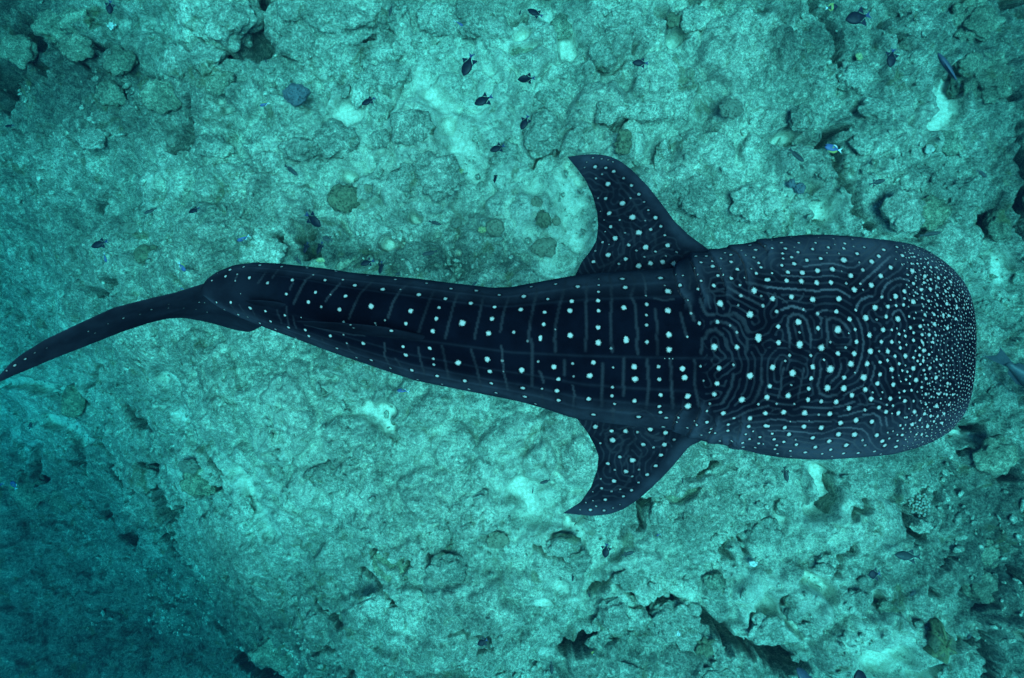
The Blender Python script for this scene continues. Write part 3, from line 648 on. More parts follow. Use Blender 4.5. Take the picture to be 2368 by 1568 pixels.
(1,2): "752,86,14;840,38,10,5;990,38,18;1360,72,13;1607,85,16;1386,146,19;1637,186,13,6;1642,235,14,6;1070,193,17;928,172,12,6;1245,268,13,5;1437,288,17;1873,220,25;2137,186,23;2166,298,19;1678,340,16;1928,386,19;2177,412,16;1495,376,12;1718,418,12;1970,465,15;2220,498,16;2280,200,14,3;2290,300,9,3",
}
PXM = K * 4.15 / 4.0        # metres per tile pixel at the shark's back
placed = []; pinned = []; finspots = [[], []]
for (ti, tj), txt in SPOTS.items():
    for rec in txt.split(';'):
        q_ = [float(a) for a in rec.split(',')]
        x, y, r = q_[:3]; br = (q_[3] if len(q_) > 3 else 9) / 9.0
        u, v = T(ti, tj, x, y); S = surface_for(u, v); p, d = S.pick(u, v)
        R = r * PXM * 1.27
        S.paint_spot(p, R * (1.0 if S is SKB else 1.25), br)
        idv = S.pick_i(u, v)
    if S is SKB: placed.append((*p, R)); pinned.append((idv, R))
    for i_ in (0, 1):
        if S is SK[i_][3]: finspots[i_].append((idv, R))
# small crowded spots on the snout and cheeks, and spots on the flanks the camera hardly sees
rng = random.Random(5)
P0 = np.array(placed)
cand = [i for i in np.nonzero((SKB.u > 2090) | ((~visb) & (SKB.u > 1650)))[0]]
rng.shuffle(cand)
acc = [tuple(r) for r in placed if r[0] > 0]
pts_arr = np.array(acc)
buf = np.zeros((len(acc) + 6000, 4)); buf[:len(acc)] = pts_arr; nb_ = len(acc)
extra = 0
for i in cand[:26000]:
    p = SKB.v[i]; uu = SKB.u[i]
    if visb[i]:
        if SKB.w[i] > 700 and SKB.w[i] < 960 and uu < 2130: continue
        gap = np.interp(uu, [2090, 2150, 2200, 2253], [.022, .0175, .0145, .013]); rr = rng.uniform(.0050, .0090)
        if rng.random() < 0.25: rr *= 0.7
    else:
        gap = .045; rr = rng.uniform(.010, .018)
    d = np.sqrt(((buf[:nb_, :3] - p) ** 2).sum(1)) - buf[:nb_, 3]
    if d.min() < gap: continue
    SKB.paint_spot(Vector(p), rr, rng.uniform(.35, .85)); buf[nb_] = (*p, rr); nb_ += 1; extra += 1
    if nb_ >= len(buf): break
cand = [i for i in np.nonzero((~visb) & (SKB.u < 1650) & (SKB.u > 650))[0]]
for i in rng.sample(cand, 90):
    SKB.paint_spot(Vector(SKB.v[i]), rng.uniform(.012, .02), .8)

STR = {  # stripes: tile -> list of (brightness, half width in tile px, points)
(3,1): [(8,12,[(0,1085),(120,1100),(300,1110),(450,1125),(560,1108),(650,1113),(700,1140),(760,1180)]),(7,11,[(330,900),(400,885),(500,875),(600,870),(680,890),(740,910),(800,905),(850,870)]),
 (5,9,[(120,980),(300,990),(450,995),(560,980),(660,995)]),(8,13,[(860,1050),(930,990),(1010,920),(1080,850),(1130,805)]),(8,13,[(1050,1190),(1060,1120),(1100,1060),(1160,1020),(1220,1005),(1300,1025)]),
 (5,11,[(1100,1010),(1160,970),(1220,930),(1250,880)]),(9,13,[(815,1300),(830,1240),(870,1200),(930,1175),(965,1180)]),(8,13,[(120,1300),(180,1275),(240,1268),(300,1285),(350,1305)]),
 (4,15,[(205,1568),(180,1440),(190,1370),(240,1335),(310,1350),(360,1400),(380,1480),(400,1568)]),(4,15,[(560,1568),(545,1460),(540,1400),(590,1370),(660,1390),(710,1430),(760,1500)]),
 (4,13,[(820,1370),(860,1450),(880,1568)]),(6,11,[(1150,1350),(1170,1310),(1220,1300),(1250,1330),(1275,1400)]),(4,10,[(320,790),(400,780),(520,795),(700,790),(780,800)]),
 (6,12,[(440,1330),(500,1310),(550,1300)]),(4,10,[(860,800),(930,750),(1000,700)]),(6,10,[(1615,1200),(1660,1185),(1710,1200)]),(3,10,[(900,830),(980,760),(1040,690)]),(4,10,[(0,790),(60,770),(200,780)]),
 (3,12,[(1140,1110),(1190,1070),(1240,1060)]),(4,10,[(330,760),(360,700),(380,650)]),(3,10,[(0,1140),(100,1180),(180,1230)]),(3,10,[(280,1220),(320,1180),(330,1150)]),(4,12,[(480,1440),(500,1380),(440,1340)])],
(3,2): [(3,14,[(95,540),(125,440),(125,350),(145,270)]),(3,14,[(280,540),(300,440),(320,340),(335,270)]),(4,15,[(640,520),(540,530),(480,500),(460,430),(480,350),(490,280)]),(4,13,[(590,390),(650,340),(670,280),(680,230)]),
 (5,12,[(810,320),(840,240),(870,150),(885,30),(880,0)]),(5,12,[(950,390),(980,310),(985,240)]),(5,10,[(650,720),(740,700),(840,670),(920,655)]),(4,12,[(300,630),(450,640),(600,635),(720,610),(800,575)]),
 (4,11,[(700,520),(800,470),(880,430)]),(6,11,[(0,745),(120,745),(220,765),(400,765),(580,765)]),(7,10,[(0,850),(130,848),(260,855),(380,870),(500,875),(580,850),(660,820),(760,820),(870,835),(920,880),(950,950),(1000,1010),(1060,1030)]),
 (5,10,[(480,930),(560,915),(700,925),(790,960),(840,1020)]),(6,12,[(880,705),(980,690),(1030,720),(1050,800)]),(7,11,[(1090,720),(1100,800)]),(3,10,[(830,600),(900,610),(980,600)]),
 (4,12,[(80,600),(160,608),(240,605)]),(4,9,[(180,925),(300,945),(420,965)]),(3,14,[(640,70),(700,85),(760,50),(765,0)]),(3,14,[(545,70),(550,0)]),(3,13,[(200,0),(205,90)]),(3,13,[(400,0),(395,80)]),
 (4,10,[(620,1000),(700,1020),(800,1020)]),(4,9,[(0,950),(30,980),(150,1000),(330,1010),(500,1030)]),(3,10,[(0,700),(60,650),(120,640)])],
(2,1): [(6,10,[(1170,945),(1205,965),(1225,1010),(1235,1100),(1240,1170)]),(4,13,[(1600,1180),(1640,1240),(1660,1330),(1690,1400)]),(4,13,[(1740,1200),(1770,1290),(1810,1350),(1870,1340)]),
 (4,14,[(1780,1560),(1810,1500),(1880,1480),(1950,1530)]),(3,14,[(1970,1350),(2060,1330),(2140,1400),(2180,1500)]),(4,13,[(1880,1400),(1990,1420),(2060,1470),(2085,1530)]),(6,11,[(2000,1090),(2120,1165),(2220,1210),(2320,1265)]),
 (6,11,[(2160,1040),(2260,1060),(2368,1090)]),(3,12,[(1800,1130),(1900,1120),(1960,1130)]),(3,11,[(1000,560),(1030,680),(1020,780),(940,850),(800,910)]),(3,12,[(960,60),(1010,160),(1090,250),(1150,340),(1200,430),(1240,480)]),
 (3,12,[(970,380),(1000,470),(1040,580)]),(2,12,[(1090,340),(1040,400)]),(3,12,[(1090,500),(1120,600),(1130,700)]),(3,12,[(1320,600),(1330,690)]),(2,12,[(1250,560),(1260,650)]),(3,12,[(1230,810),(1330,790),(1400,760)]),
 (3,11,[(800,180),(850,210),(930,205),(960,170)]),(3,12,[(235,1100),(200,1260),(170,1400),(150,1568)]),(3,12,[(500,1010),(470,1150),(430,1300),(400,1450),(395,1568)]),(3,12,[(690,1050),(685,1250),(690,1568)]),
 (3,12,[(900,970),(918,1090),(920,1250),(910,1400),(915,1568)]),(3,12,[(1100,960),(1140,1060),(1100,1170),(1140,1250),(1150,1400),(1165,1568)]),(3,12,[(1320,1290),(1340,1420),(1340,1568)]),(3,10,[(1320,1190),(1400,1210),(1500,1200)]),(3,12,[(1560,1330),(1590,1450),(1610,1540)]),
 (3,10,[(1640,960),(1650,1030),(1640,1100)])],
(2,2): [(3,13,[(180,0),(190,200),(180,430)]),(4,11,[(255,300),(275,340),(290,400)]),(3,13,[(395,0),(400,120)]),(3,13,[(485,200),(480,330)]),(3,13,[(680,0),(675,110)]),(3,13,[(840,230),(830,450),(830,620)]),(3,13,[(1030,180),(1030,350),(1035,520)]),
 (3,13,[(1250,190),(1265,450),(1245,640)]),(4,13,[(1465,190),(1475,440),(1490,640)]),(3,12,[(1690,200),(1690,420),(1730,620)]),(4,13,[(2050,330),(2030,440),(1990,520),(1940,600)]),(4,13,[(2310,270),(2310,400),(2270,520),(2230,590)]),
 (3,13,[(915,0),(930,120)]),(3,13,[(1155,0),(1160,140)]),(3,13,[(1350,0),(1345,140)]),(3,13,[(1760,0),(1750,130)]),(3,13,[(1980,0),(2000,90)]),(3,13,[(2180,0),(2170,110)]),
 (5,10,[(2368,620),(2200,660),(2080,720),(1960,760)]),(4,10,[(2368,760),(2240,770),(2100,760)]),(3,12,[(860,880),(900,860),(970,870),(1030,940),(1000,1040),(930,1050),(880,980),(860,880)]),(3,13,[(1230,870),(1300,910),(1400,920)]),
 (3,11,[(1060,1060),(1080,980),(1150,920)]),(3,11,[(1030,1170),(1080,1080)]),(3,11,[(1160,1160),(1200,1060)]),(3,11,[(940,1400),(1040,1370),(1090,1290)]),(4,12,[(930,640),(940,790)]),(4,9,[(560,640),(580,520),(560,430)]),
 (4,8,[(1100,690),(1230,660),(1300,700),(1340,770)]),(3,12,[(280,520),(285,620)]),(2,8,[(600,650),(900,660),(1200,650)])],
(1,1): [(4,11,[(590,930),(460,1020),(400,1130),(350,1240)]),(5,9,[(210,920),(150,1000)]),(4,10,[(1080,1030),(960,1150),(890,1300),(860,1380)]),(4,10,[(780,1050),(700,1140),(640,1220)]),(4,11,[(1450,1025),(1340,1110),(1270,1220),(1220,1370)]),
 (3,11,[(1640,1130),(1590,1250),(1540,1400),(1500,1520)]),(3,11,[(1880,1110),(1830,1250),(1790,1400),(1750,1560)]),(3,11,[(2110,1150),(2080,1280),(2050,1420),(2020,1560)]),(3,11,[(2340,1180),(2290,1320),(2260,1500)]),(3,9,[(90,950),(20,1050)]),
 (3,9,[(340,1050),(310,1110)]),(3,9,[(190,1300),(240,1420)]),(3,9,[(340,1360),(370,1470)]),(2,8,[(450,1440),(900,1530),(1400,1560)]),(3,9,[(280,1270),(290,1380),(300,1440)])],
(1,2): [(4,10,[(1190,40),(1190,160),(1240,260)]),(3,10,[(1500,80),(1530,230),(1560,330)]),(3,11,[(1720,60),(1760,260),(1790,400)]),(3,11,[(1990,100),(2040,260),(2080,440)]),(4,10,[(2270,60),(2290,300),(2330,470)]),(3,8,[(610,0),(640,70)]),(4,8,[(860,95),(950,165)]),(3,9,[(1290,180),(1360,280)]),(3,9,[(840,30),(860,80)])],
(0,1): [(5,8,[(2196,970),(2173,1028)]),(3,7,[(2130,1240),(2180,1330)]),(3,7,[(2210,1250),(2290,1370)]),(3,7,[(2330,1290),(2368,1370)]),(3,6,[(1800,1360),(1900,1380)])],
}
def lay(pts, br, hwid, tile):
    pp = [T(*tile, *p) for p in pts]
    for a, b in zip(pp[:-1], pp[1:]):
        n = max(1, int(math.hypot(b[0] - a[0], b[1] - a[1]) / 2.0))
        for k_ in range(n + 1):
            t = k_ / n; u = a[0] + (b[0] - a[0]) * t; v = a[1] + (b[1] - a[1]) * t
            S = surface_for(u, v); p, d = S.pick(u, v)
            if d < 6: S.paint_str(p, hwid * PXM * (1.5 if tile[0] == 3 else 2.1), br / 9.0 * (1 if tile[0] == 3 else .62))
            if S is SKB and d < 6 and br > 3: strpin.append(S.pick_i(u, v))
strpin = []
for tile, ls in STR.items():
    for br, hwid, pts in ls: lay(pts, br, hwid, tile)
# scratch marks along the back ridge
for p in ((2060, 828), (1536, 829), (1548, 828), (1556, 829)):
    q_, _ = SKB.pick(*p)
    if p[0] < 1700: SKB.paint_spot(q_, .005, .6)

def labyrinth(shape, pins, lam, iters=110, seed=2, aniso=1.0):
    """Swift-Hohenberg stripe pattern on a grid, pinned high at the spots, so that lines wrap round them"""
    r_ = np.random.RandomState(seed); f = r_.normal(size=shape).astype(np.float32) * .25
    kx = np.fft.fftfreq(shape[0])[:, None] * 2 * np.pi; ky = np.fft.rfftfreq(shape[1])[None, :] * 2 * np.pi
    k0 = 2 * np.pi / lam; lin = (1 - (kx ** 2 * aniso + ky ** 2) / k0 ** 2) ** 2
    pin = np.zeros(shape, np.float32); wt = np.zeros(shape, np.float32)
    for (a, b, rad) in pins:
        R_ = int(rad * 2 + 3); i0, j0 = int(round(a)), int(round(b))
        if i0 < R_ or j0 < R_ or i0 >= shape[0] - R_ or j0 >= shape[1] - R_: continue
        yy_, xx_ = np.mgrid[-R_:R_ + 1, -R_:R_ + 1]; d = np.hypot(yy_, xx_)
        g_ = np.clip(1.6 - d / rad * 1.2, -1, 1); w_ = np.clip((rad * 1.9 - d) / (rad * .5), 0, 1)
        sl = (slice(i0 - R_, i0 + R_ + 1), slice(j0 - R_, j0 + R_ + 1))
        m_ = w_ > wt[sl]; pin[sl] = np.where(m_, g_, pin[sl]); wt[sl] = np.maximum(wt[sl], w_)
    dt = 0.8
    for _ in range(iters):
        F_ = np.fft.rfft2(f + dt * (0.9 * f + .25 * f * f - f ** 3 + wt * 1.6 * (pin - f)))
        f = np.fft.irfft2(F_ / (1 + dt * lin), s=shape).astype(np.float32)
    return f
def bil(F_, a, b):
    a = np.clip(a, 0, F_.shape[0] - 1.01); b = np.clip(b, 0, F_.shape[1] - 1.01)
    i = a.astype(int); j = b.astype(int); fa = a - i; fb = b - j
    return (F_[i, j] * (1 - fa) + F_[i + 1, j] * fa) * (1 - fb) + (F_[i, j + 1] * (1 - fa) + F_[i + 1, j + 1] * fa) * fb
for S in [SKB] + [s_k[3] for s_k in SK]: S.mz = np.full(len(S.v), -1.0)
# unwrapped back: distance along the body and round the section, in survey pixels
seg = np.linalg.norm(np.diff(body_v[:, :NT + 1], axis=1), axis=2); arc = np.concatenate([np.zeros((nu_b, 1)), np.cumsum(seg, 1)], 1)
arc = (arc - arc[:, NT // 2:NT // 2 + 1]) / (K * 4.3)
STEP = 1.5; U0 = 1500.0; A0 = -420.0; shp = (int(740 / STEP), int(840 / STEP))
full = np.full((nu_b, nv_b), 0.0); full[:, :NT + 1] = arc; full = full.ravel(); uax = bvf[:, 0] / (K * 4.3) + 1184
pins = [((uax[i] - U0) / STEP, (full[i] - A0) / STEP, max(1.5, r_ / (K * 4.3) / STEP * .62)) for (i, r_) in pinned if uax[i] > U0]
pins += [((uax[i] - U0) / STEP, (full[i] - A0) / STEP, 1.3) for i in strpin if uax[i] > U0]
field = labyrinth(shp, pins, 15.0 / STEP)
sel = visb & (uax > 1530) & (uax < 2225)
mzv = bil(field, (uax - U0) / STEP, (full - A0) / STEP)
fade_in = sstep(1540, 1640, uax)
SKB.mz = np.where(sel, mzv * fade_in - (1 - fade_in), -1.0)
for idx_ in (0, 1):
    S = SK[idx_][3]; u0, w0 = S.u.min() - 20, S.w.min() - 20; sh2 = (int((S.u.max() - u0 + 20) / STEP), int((S.w.max() - w0 + 20) / STEP))
    sh2 = (sh2[0] + sh2[0] % 2, sh2[1] + sh2[1] % 2)
    pn = [((S.u[i] - u0) / STEP, (S.w[i] - w0) / STEP, max(1.5, r_ / (K * 4.9) / STEP * .62)) for (i, r_) in finspots[idx_]]
    fld = labyrinth(sh2, pn, 13.5 / STEP, 90, 5 + idx_)
    L = np.array([p[:2] for p in SK[idx_][4]]); d = np.full(len(S.v), 1e9)
    for p, q_ in zip(L[:-1], L[1:]):
        dx, dy = q_ - p; LL = dx * dx + dy * dy; t = np.clip(((S.u - p[0]) * dx + (S.w - p[1]) * dy) / LL, 0, 1)
        d = np.minimum(d, np.hypot(S.u - p[0] - t * dx, S.w - p[1] - t * dy))
    S.mz = bil(fld, (S.u - u0) / STEP, (S.w - w0) / STEP) - 1.2 * (1 - sstep(14, 34, d)) - .15

def finish_skin(o, S, flank):
    attr(o, 'maze', S.mz)
    for nm, arr in (('spot', S.spot), ('spotb', S.spotb), ('stripe', S.str), ('stripeb', S.strb), ('flank', flank)): attr(o, nm, arr)

yy = np.abs(Yb - yc[:, None]) / np.maximum(hw[:, None], 1e-3)
fl = sstep(.55, 1.02, yy) * 0.65 + 0.02
fl = fl + np.interp(us, [1650, 1850, 2253], [0, .30, .42])[:, None] * (0.18 + 0.65 * sstep(.35, .95, yy))
fl = fl + np.interp(us, [468, 700], [.25, 0])[:, None]
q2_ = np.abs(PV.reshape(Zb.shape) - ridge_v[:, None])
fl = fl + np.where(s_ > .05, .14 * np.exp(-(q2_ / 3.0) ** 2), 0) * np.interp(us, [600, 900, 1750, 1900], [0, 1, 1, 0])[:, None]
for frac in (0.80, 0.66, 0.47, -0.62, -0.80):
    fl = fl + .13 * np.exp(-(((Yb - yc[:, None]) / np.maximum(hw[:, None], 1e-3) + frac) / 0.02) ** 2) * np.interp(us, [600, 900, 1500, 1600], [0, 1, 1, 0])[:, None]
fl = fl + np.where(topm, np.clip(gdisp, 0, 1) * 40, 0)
fl = np.where((Zb < ZC[:, None]), 0.85 + 0 * fl, fl)
def local(V): return V - np.array(SO)
bo = mesh_obj('body', local(bvf), grid_faces(nu_b, nv_b, True), M_skin, shark)
finish_skin(bo, SKB, np.clip(fl, 0, 1).ravel())
for (nm, V2, f, S, a, b) in SK:
    o = mesh_obj(nm, local(V2), f, M_skin, shark)
    if nm == 'caudal_fin': fk = np.full(len(V2), .38)
    elif nm == 'pectoral_fin':
        L = np.array([p[:2] for p in a]); d = np.full(len(V2), 1e9)
        for p, q_ in zip(L[:-1], L[1:]):
            dx, dy = q_ - p; LL = dx * dx + dy * dy; t = np.clip(((S.u - p[0]) * dx + (S.w - p[1]) * dy) / LL, 0, 1)
            d = np.minimum(d, np.hypot(S.u - p[0] - t * dx, S.w - p[1] - t * dy))
        fk = 0.16 + 0.40 * (1 - sstep(8, 34, d))
        tipd = np.hypot(S.u - a[-1][0], S.w - a[-1][1]); fk = fk + 0.25 * (1 - sstep(20, 120, tipd))
    else: fk = np.full(len(V2), .16)
    finish_skin(o, S, np.clip(fk, 0, 1))
M_dark = simple_mat('slit_dark', (0.004, 0.006, 0.009), 0.9, .2)
def tube(pts, rad, n=8):
    P = [Vector(p) for p in pts]; V = []; F = []
    for i, p in enumerate(P):
        t = (P[min(i + 1, len(P) - 1)] - P[max(i - 1, 0)]).normalized()
        a = t.orthogonal().normalized(); b = t.cross(a)
        r = rad[i] if hasattr(rad, '__len__') else rad
        for k_ in range(n):
            an = 2 * math.pi * k_ / n; V.append(tuple(p + (a * math.cos(an) + b * math.sin(an)) * r))
        if i:
            for k_ in range(n): F.append(((i - 1) * n + k_, (i - 1) * n + (k_ + 1) % n, i * n + (k_ + 1) % n, i * n + k_))
    F.append(tuple(range(n))[::-1]); F.append(tuple(range(len(V) - n, len(V))))
    return V, F
for pts in GILL:
    P = cr_path(pts, 26); pos = [SKB.pick(*p)[0] - SO - Vector((0, 0, .004)) for p in P]
    sm_ = [pos[0]] + [(pos[i - 1] + pos[i] * 2 + pos[i + 1]) / 4 for i in range(1, len(pos) - 1)] + [pos[-1]]
    V, F = tube(sm_, [.0055 * math.sin(math.pi * (i + .6) / 27) ** .5 for i in range(26)], 6)
    mesh_obj('gill_slit', V, F, M_dark, shark)

# ------------------------------------------------------------------ rocks
def ico(sub):
    import bmesh
    bm = bmesh.new(); bmesh.ops.create_icosphere(bm, subdivisions=sub, radius=1.0)
    v = np.array([x.co[:] for x in bm.verts], np.float32); f = np.array([[a.index for a in p.verts] for p in bm.faces], np.int32)
    bm.free(); return v, f
ICO = {k_: ico(k_) for k_ in (1, 2, 3, 4, 5)}

def lumpy(sub, rx, ry, rz, seed, rough=0.22, lump=0.16, pits=0.0, undercut=0.0, flat=0.0):
    v, f = ICO[sub]; v = v.copy(); s = seed * 7.7
    n = fbm(v[:, 0] + s, v[:, 1] - s, v[:, 2] + s * .3, 1.25, 3, .55)
    w = domes((v[:, 0] + v[:, 2] * .7) + s, (v[:, 1] - v[:, 2] * .5) + s, 2.3, 61, .35, .75, .8)
    r = 1 + rough * n * 1.3 + lump * (w - .4) + 0.05 * fbm(v[:, 0] + s, v[:, 1], v[:, 2], 5.5, 3, .6)
    if flat: v[:, 2] = np.sign(v[:, 2]) * np.abs(v[:, 2]) ** (1 - flat)
    v = v * r[:, None]
    if undercut:
        k_ = 1 - undercut * sstep(0.1, -0.8, v[:, 2]); v[:, 0] *= k_; v[:, 1] *= k_
    v = v * np.array([rx, ry, rz], np.float32)
    return v, f

ROCKS = [  # u, v, ru, rv, height factor, tone
 (520,45,88,76,.75,'p'),(775,28,118,58,.75,'n'),(908,30,34,40,.8,'n'),(1092,40,52,46,.6,'n'),(1010,48,42,40,.55,'n'),(724,40,19,18,.9,'p'),(690,25,44,34,.7,'n'),
 (690,108,48,40,.6,'n'),(875,125,42,34,.6,'n'),(890,180,52,34,.7,'n'),(500,160,38,30,.6,'n'),(440,165,30,36,.5,'n'),(535,215,32,26,.6,'d'),
 (385,235,44,36,.55,'n'),(268,225,34,26,.6,'n'),(290,150,34,30,.5,'d'),(205,130,40,30,.6,'d'),(120,60,40,34,.6,'d'),(60,125,36,36,.6,'d'),(180,55,34,28,.6,'d'),
 (660,190,26,38,.6,'n'),(832,215,18,40,.9,'p'),(878,245,24,30,.8,'n'),(780,330,48,40,.6,'n'),(700,355,40,26,.7,'n'),(960,310,46,40,.5,'n'),(888,330,22,20,.9,'n'),(640,380,36,26,.5,'n'),
 (505,345,36,24,.6,'n'),(225,325,32,24,.6,'n'),(1015,415,54,44,.55,'n'),(950,425,40,36,.5,'n'),(1175,360,40,32,.5,'n'),(1265,310,54,46,.6,'n'),(1265,225,30,24,.5,'n'),
 (1392,140,32,34,.7,'n'),(1470,265,56,24,.75,'n'),(1400,275,34,26,.75,'n'),(1210,120,40,24,.5,'d'),(1300,52,26,30,.7,'d'),(1600,60,36,30,.6,'n'),(1530,375,22,40,.45,'n'),(1832,290,24,30,.75,'n'),
 (1880,280,36,30,.6,'n'),(1985,180,50,42,.6,'n'),(2010,265,40,24,.5,'n'),(2235,65,58,44,.7,'n'),(2270,180,62,54,.65,'n'),(2225,205,26,20,.7,'d'),(2035,75,34,24,.6,'n'),(1725,475,40,36,.4,'n'),
 (1600,460,34,44,.4,'n'),(2120,505,44,36,.75,'o'),(2050,500,44,46,.6,'n'),(1975,500,32,34,.55,'n'),(2300,522,28,34,.85,'n'),(2220,460,56,42,.6,'n'),(2360,470,20,28,.8,'n'),(2190,330,40,26,.5,'d'),(1980,345,36,22,.4,'n'),
 (622,582,50,40,.8,'p'),(735,620,30,22,.6,'n'),(800,620,30,18,.5,'n'),
 (755,1100,44,34,.5,'n'),(570,1215,22,20,.7,'p'),(565,1175,30,26,.6,'n'),(570,1155,12,11,.8,'n'),(470,1110,36,34,.5,'o'),(345,1100,34,30,.5,'n'),(340,1170,40,32,.5,'n'),(355,1245,44,40,.5,'n'),
 (190,925,26,34,.6,'o'),(75,1130,44,40,.6,'n'),(140,1150,34,28,.6,'n'),(200,1100,36,26,.5,'n'),(900,1310,44,44,.6,'o'),(1035,1310,44,34,.5,'n'),(870,1390,38,24,.6,'n'),
 (740,1430,30,24,.5,'n'),(920,1420,28,30,.6,'n'),(640,1500,44,32,.5,'n'),(1465,1340,44,30,.6,'n'),(1420,1425,34,36,.7,'n'),(1460,1410,30,20,.7,'n'),(1420,1455,44,34,.7,'n'),(1470,1440,36,26,.8,'p'),
 (1560,1440,56,46,.75,'n'),(1600,1475,50,36,.7,'p'),(1395,1505,34,22,.4,'n'),(1660,1350,24,20,.6,'d'),(1770,1450,40,34,.6,'n'),(1440,1560,60,24,.4,'n'),(1680,1560,70,26,.4,'n'),
 (1600,1140,50,36,.55,'o'),(1545,1190,40,40,.5,'n'),(1300,1260,38,26,.6,'n'),(1335,1300,30,24,.5,'n'),(1905,1295,22,16,.8,'p'),(1895,1310,26,14,.7,'n'),(2140,1160,40,36,.6,'n'),(2125,1215,22,16,.8,'p'),
 (1825,1400,24,30,.7,'n'),(1855,1440,20,14,.7,'n'),(1970,1380,28,24,.5,'n'),(2110,1450,24,26,.7,'n'),(2250,1475,50,28,.6,'n'),(2270,1360,40,36,.6,'n'),(2060,1410,34,24,.5,'d'),(2300,1290,44,34,.6,'n'),(2190,1555,26,22,.5,'n'),
 (2150,1000,28,22,.6,'n'),(2280,1050,44,40,.55,'n'),(2310,920,34,40,.5,'n'),(1825,1180,26,20,.7,'n'),(1770,1230,40,30,.45,'n'),(2118,1545,18,14,.7,'d'),
]
TONE = {'n': ('brownish grey', M_rock), 'p': ('pale', M_rock_pale), 'd': ('dark', M_rock_dark), 'o': ('olive-tinged', M_rock_olive)}
LM = [('the round blue-grey coral', 703, 240), ('the top left corner', 40, 30), ('the upper pectoral fin tip', 1313, 363), ('the whale shark snout', 2250, 770),
      ('the lower pectoral fin tip', 1304, 1186), ('the whale shark tail tip', 5, 880), ('the top right corner', 2330, 30), ('the bottom right corner', 2330, 1540),
      ('the bottom left corner', 40, 1540), ('the white-tipped branching coral', 2130, 1180), ('the long black crevice', 1500, 1450), ('the bright sand channel', 1020, 270),
      ('the largest surgeonfish', 1926, 342), ('the sand hollow below the tail', 885, 945), ('the olive pillar coral', 1431, 345), ('the large olive coral clump', 802, 466)]
def where(u, v):
    L = min(LM, key=lambda l: math.hypot(l[1] - u, l[2] - v)); dx, dy = u - L[1], v - L[2]
    if abs(dx) > 2.2 * abs(dy): w = 'right of' if dx > 0 else 'left of'
    elif abs(dy) > 2.2 * abs(dx): w = 'below' if dy > 0 else 'above'
    else: w = ('lower ' if dy > 0 else 'upper ') + ('right of' if dx > 0 else 'left of')
    return w, L
ORD = ['nearest', 'second nearest', 'third nearest', 'fourth nearest', 'fifth nearest', 'sixth nearest', 'seventh nearest', 'eighth nearest']
ROCKS = [(u, v, a, b, h, ('d' if t == 'n' and float(tone_mask(np.array([float(u)]), np.array([float(v)]))[0]) < -.35 else t)) for (u, v, a, b, h, t) in ROCKS]  # plain rocks inside the painted dark zones take the dark tone too
info = []
for (u, v, ru, rv, hf, tn) in ROCKS:
    sz = math.sqrt(ru * rv); shape = 'long' if max(ru / rv, rv / ru) > 1.7 else 'rounded'
    size = 'huge' if sz > 66 else 'large' if sz > 42 else 'medium' if sz > 27 else 'small'
    w, L = where(u, v); info.append((f'{size} {shape} {TONE[tn][0]} rock', w, L[0], math.hypot(L[1] - u, L[2] - v)))
for k_, (u, v, ru, rv, hf, tn) in enumerate(ROCKS):
    a, w, Ln, d = info[k_]
    same = sorted(x[3] for x in info if x[:3] == (a, w, Ln)); rank = same.index(d)
    lab = f'{a} {w} {Ln}' if len(same) == 1 else f'{a} {w} {Ln}, {ORD[rank]}'
    x, y, z0 = on_bed(u, v, .15); d_ = CAM_Z - z0
    rx, ry = ru * K * d_, rv * K * d_; rz = hf * min(rx, ry) * 0.95
    zb = bed_at(x, y); zb = max(zb, z0 - .15)
    sub = 5 if ru * rv > 2300 else 4
    V, F = lumpy(sub, rx, ry, rz, k_ + 1, .26, .20, undercut=.15, flat=.2)
    an = random.Random(k_).uniform(-.3, .3); ca, sa = math.cos(an), math.sin(an)
    V = V @ np.array([[ca, sa, 0], [-sa, ca, 0], [0, 0, 1]], np.float32)
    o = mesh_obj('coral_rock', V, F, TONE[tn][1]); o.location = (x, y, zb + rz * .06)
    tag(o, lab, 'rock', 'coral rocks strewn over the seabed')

# ------------------------------------------------------------------ loose rubble (nobody could count it)
rr = np.random.RandomState(3)
v0, f0 = ICO[1]; N = 5200
v0, f0 = ico(1)
import bmesh
bm = bmesh.new(); bmesh.ops.create_icosphere(bm, subdivisions=1, radius=1.0)
v0 = np.array([x.co[:] for x in bm.verts]); f0 = np.array([[a.index for a in p.verts] for p in bm.faces]); bm.free()
# keep rubble in loose drifts
cx = rr.uniform(-13.5, 9.8, 40000); cy = rr.uniform(-9.2, 7.1, 40000)
dens = fbm(cx, cy, 0.5, .7, 3) + 0.25 * rr.uniform(-1, 1, 40000)
sel = np.nonzero(dens > 0.18)[0][:N]; cx = cx[sel]; cy = cy[sel]; N = len(sel)
size = 0.018 + 0.05 * rr.uniform(0, 1, N) ** 3
VV = np.zeros((N, len(v0), 3)); 
for i in range(N):
    s3 = size[i] * np.array([rr.uniform(.7, 2.2), rr.uniform(.6, 1.2), rr.uniform(.5, .9)])
    jit_ = v0 * (1 + rr.uniform(-.3, .3, (len(v0), 1))) * s3
    a_ = rr.uniform(0, 6.28); ca, sa = math.cos(a_), math.sin(a_)
    VV[i] = jit_ @ np.array([[ca, sa, 0], [-sa, ca, 0], [0, 0, 1]]) + (cx[i], cy[i], bed_at(cx[i], cy[i]) + size[i] * .3)
FF = (f0[None] + (np.arange(N) * len(v0))[:, None, None]).reshape(-1, 3).astype(np.int32)
ro = mesh_obj('coral_rubble', VV.reshape(-1, 3), FF, M_rock_pale, smooth=False)
tag(ro, 'loose broken coral rubble scattered in drifts over the seabed', 'rubble', kind='stuff')

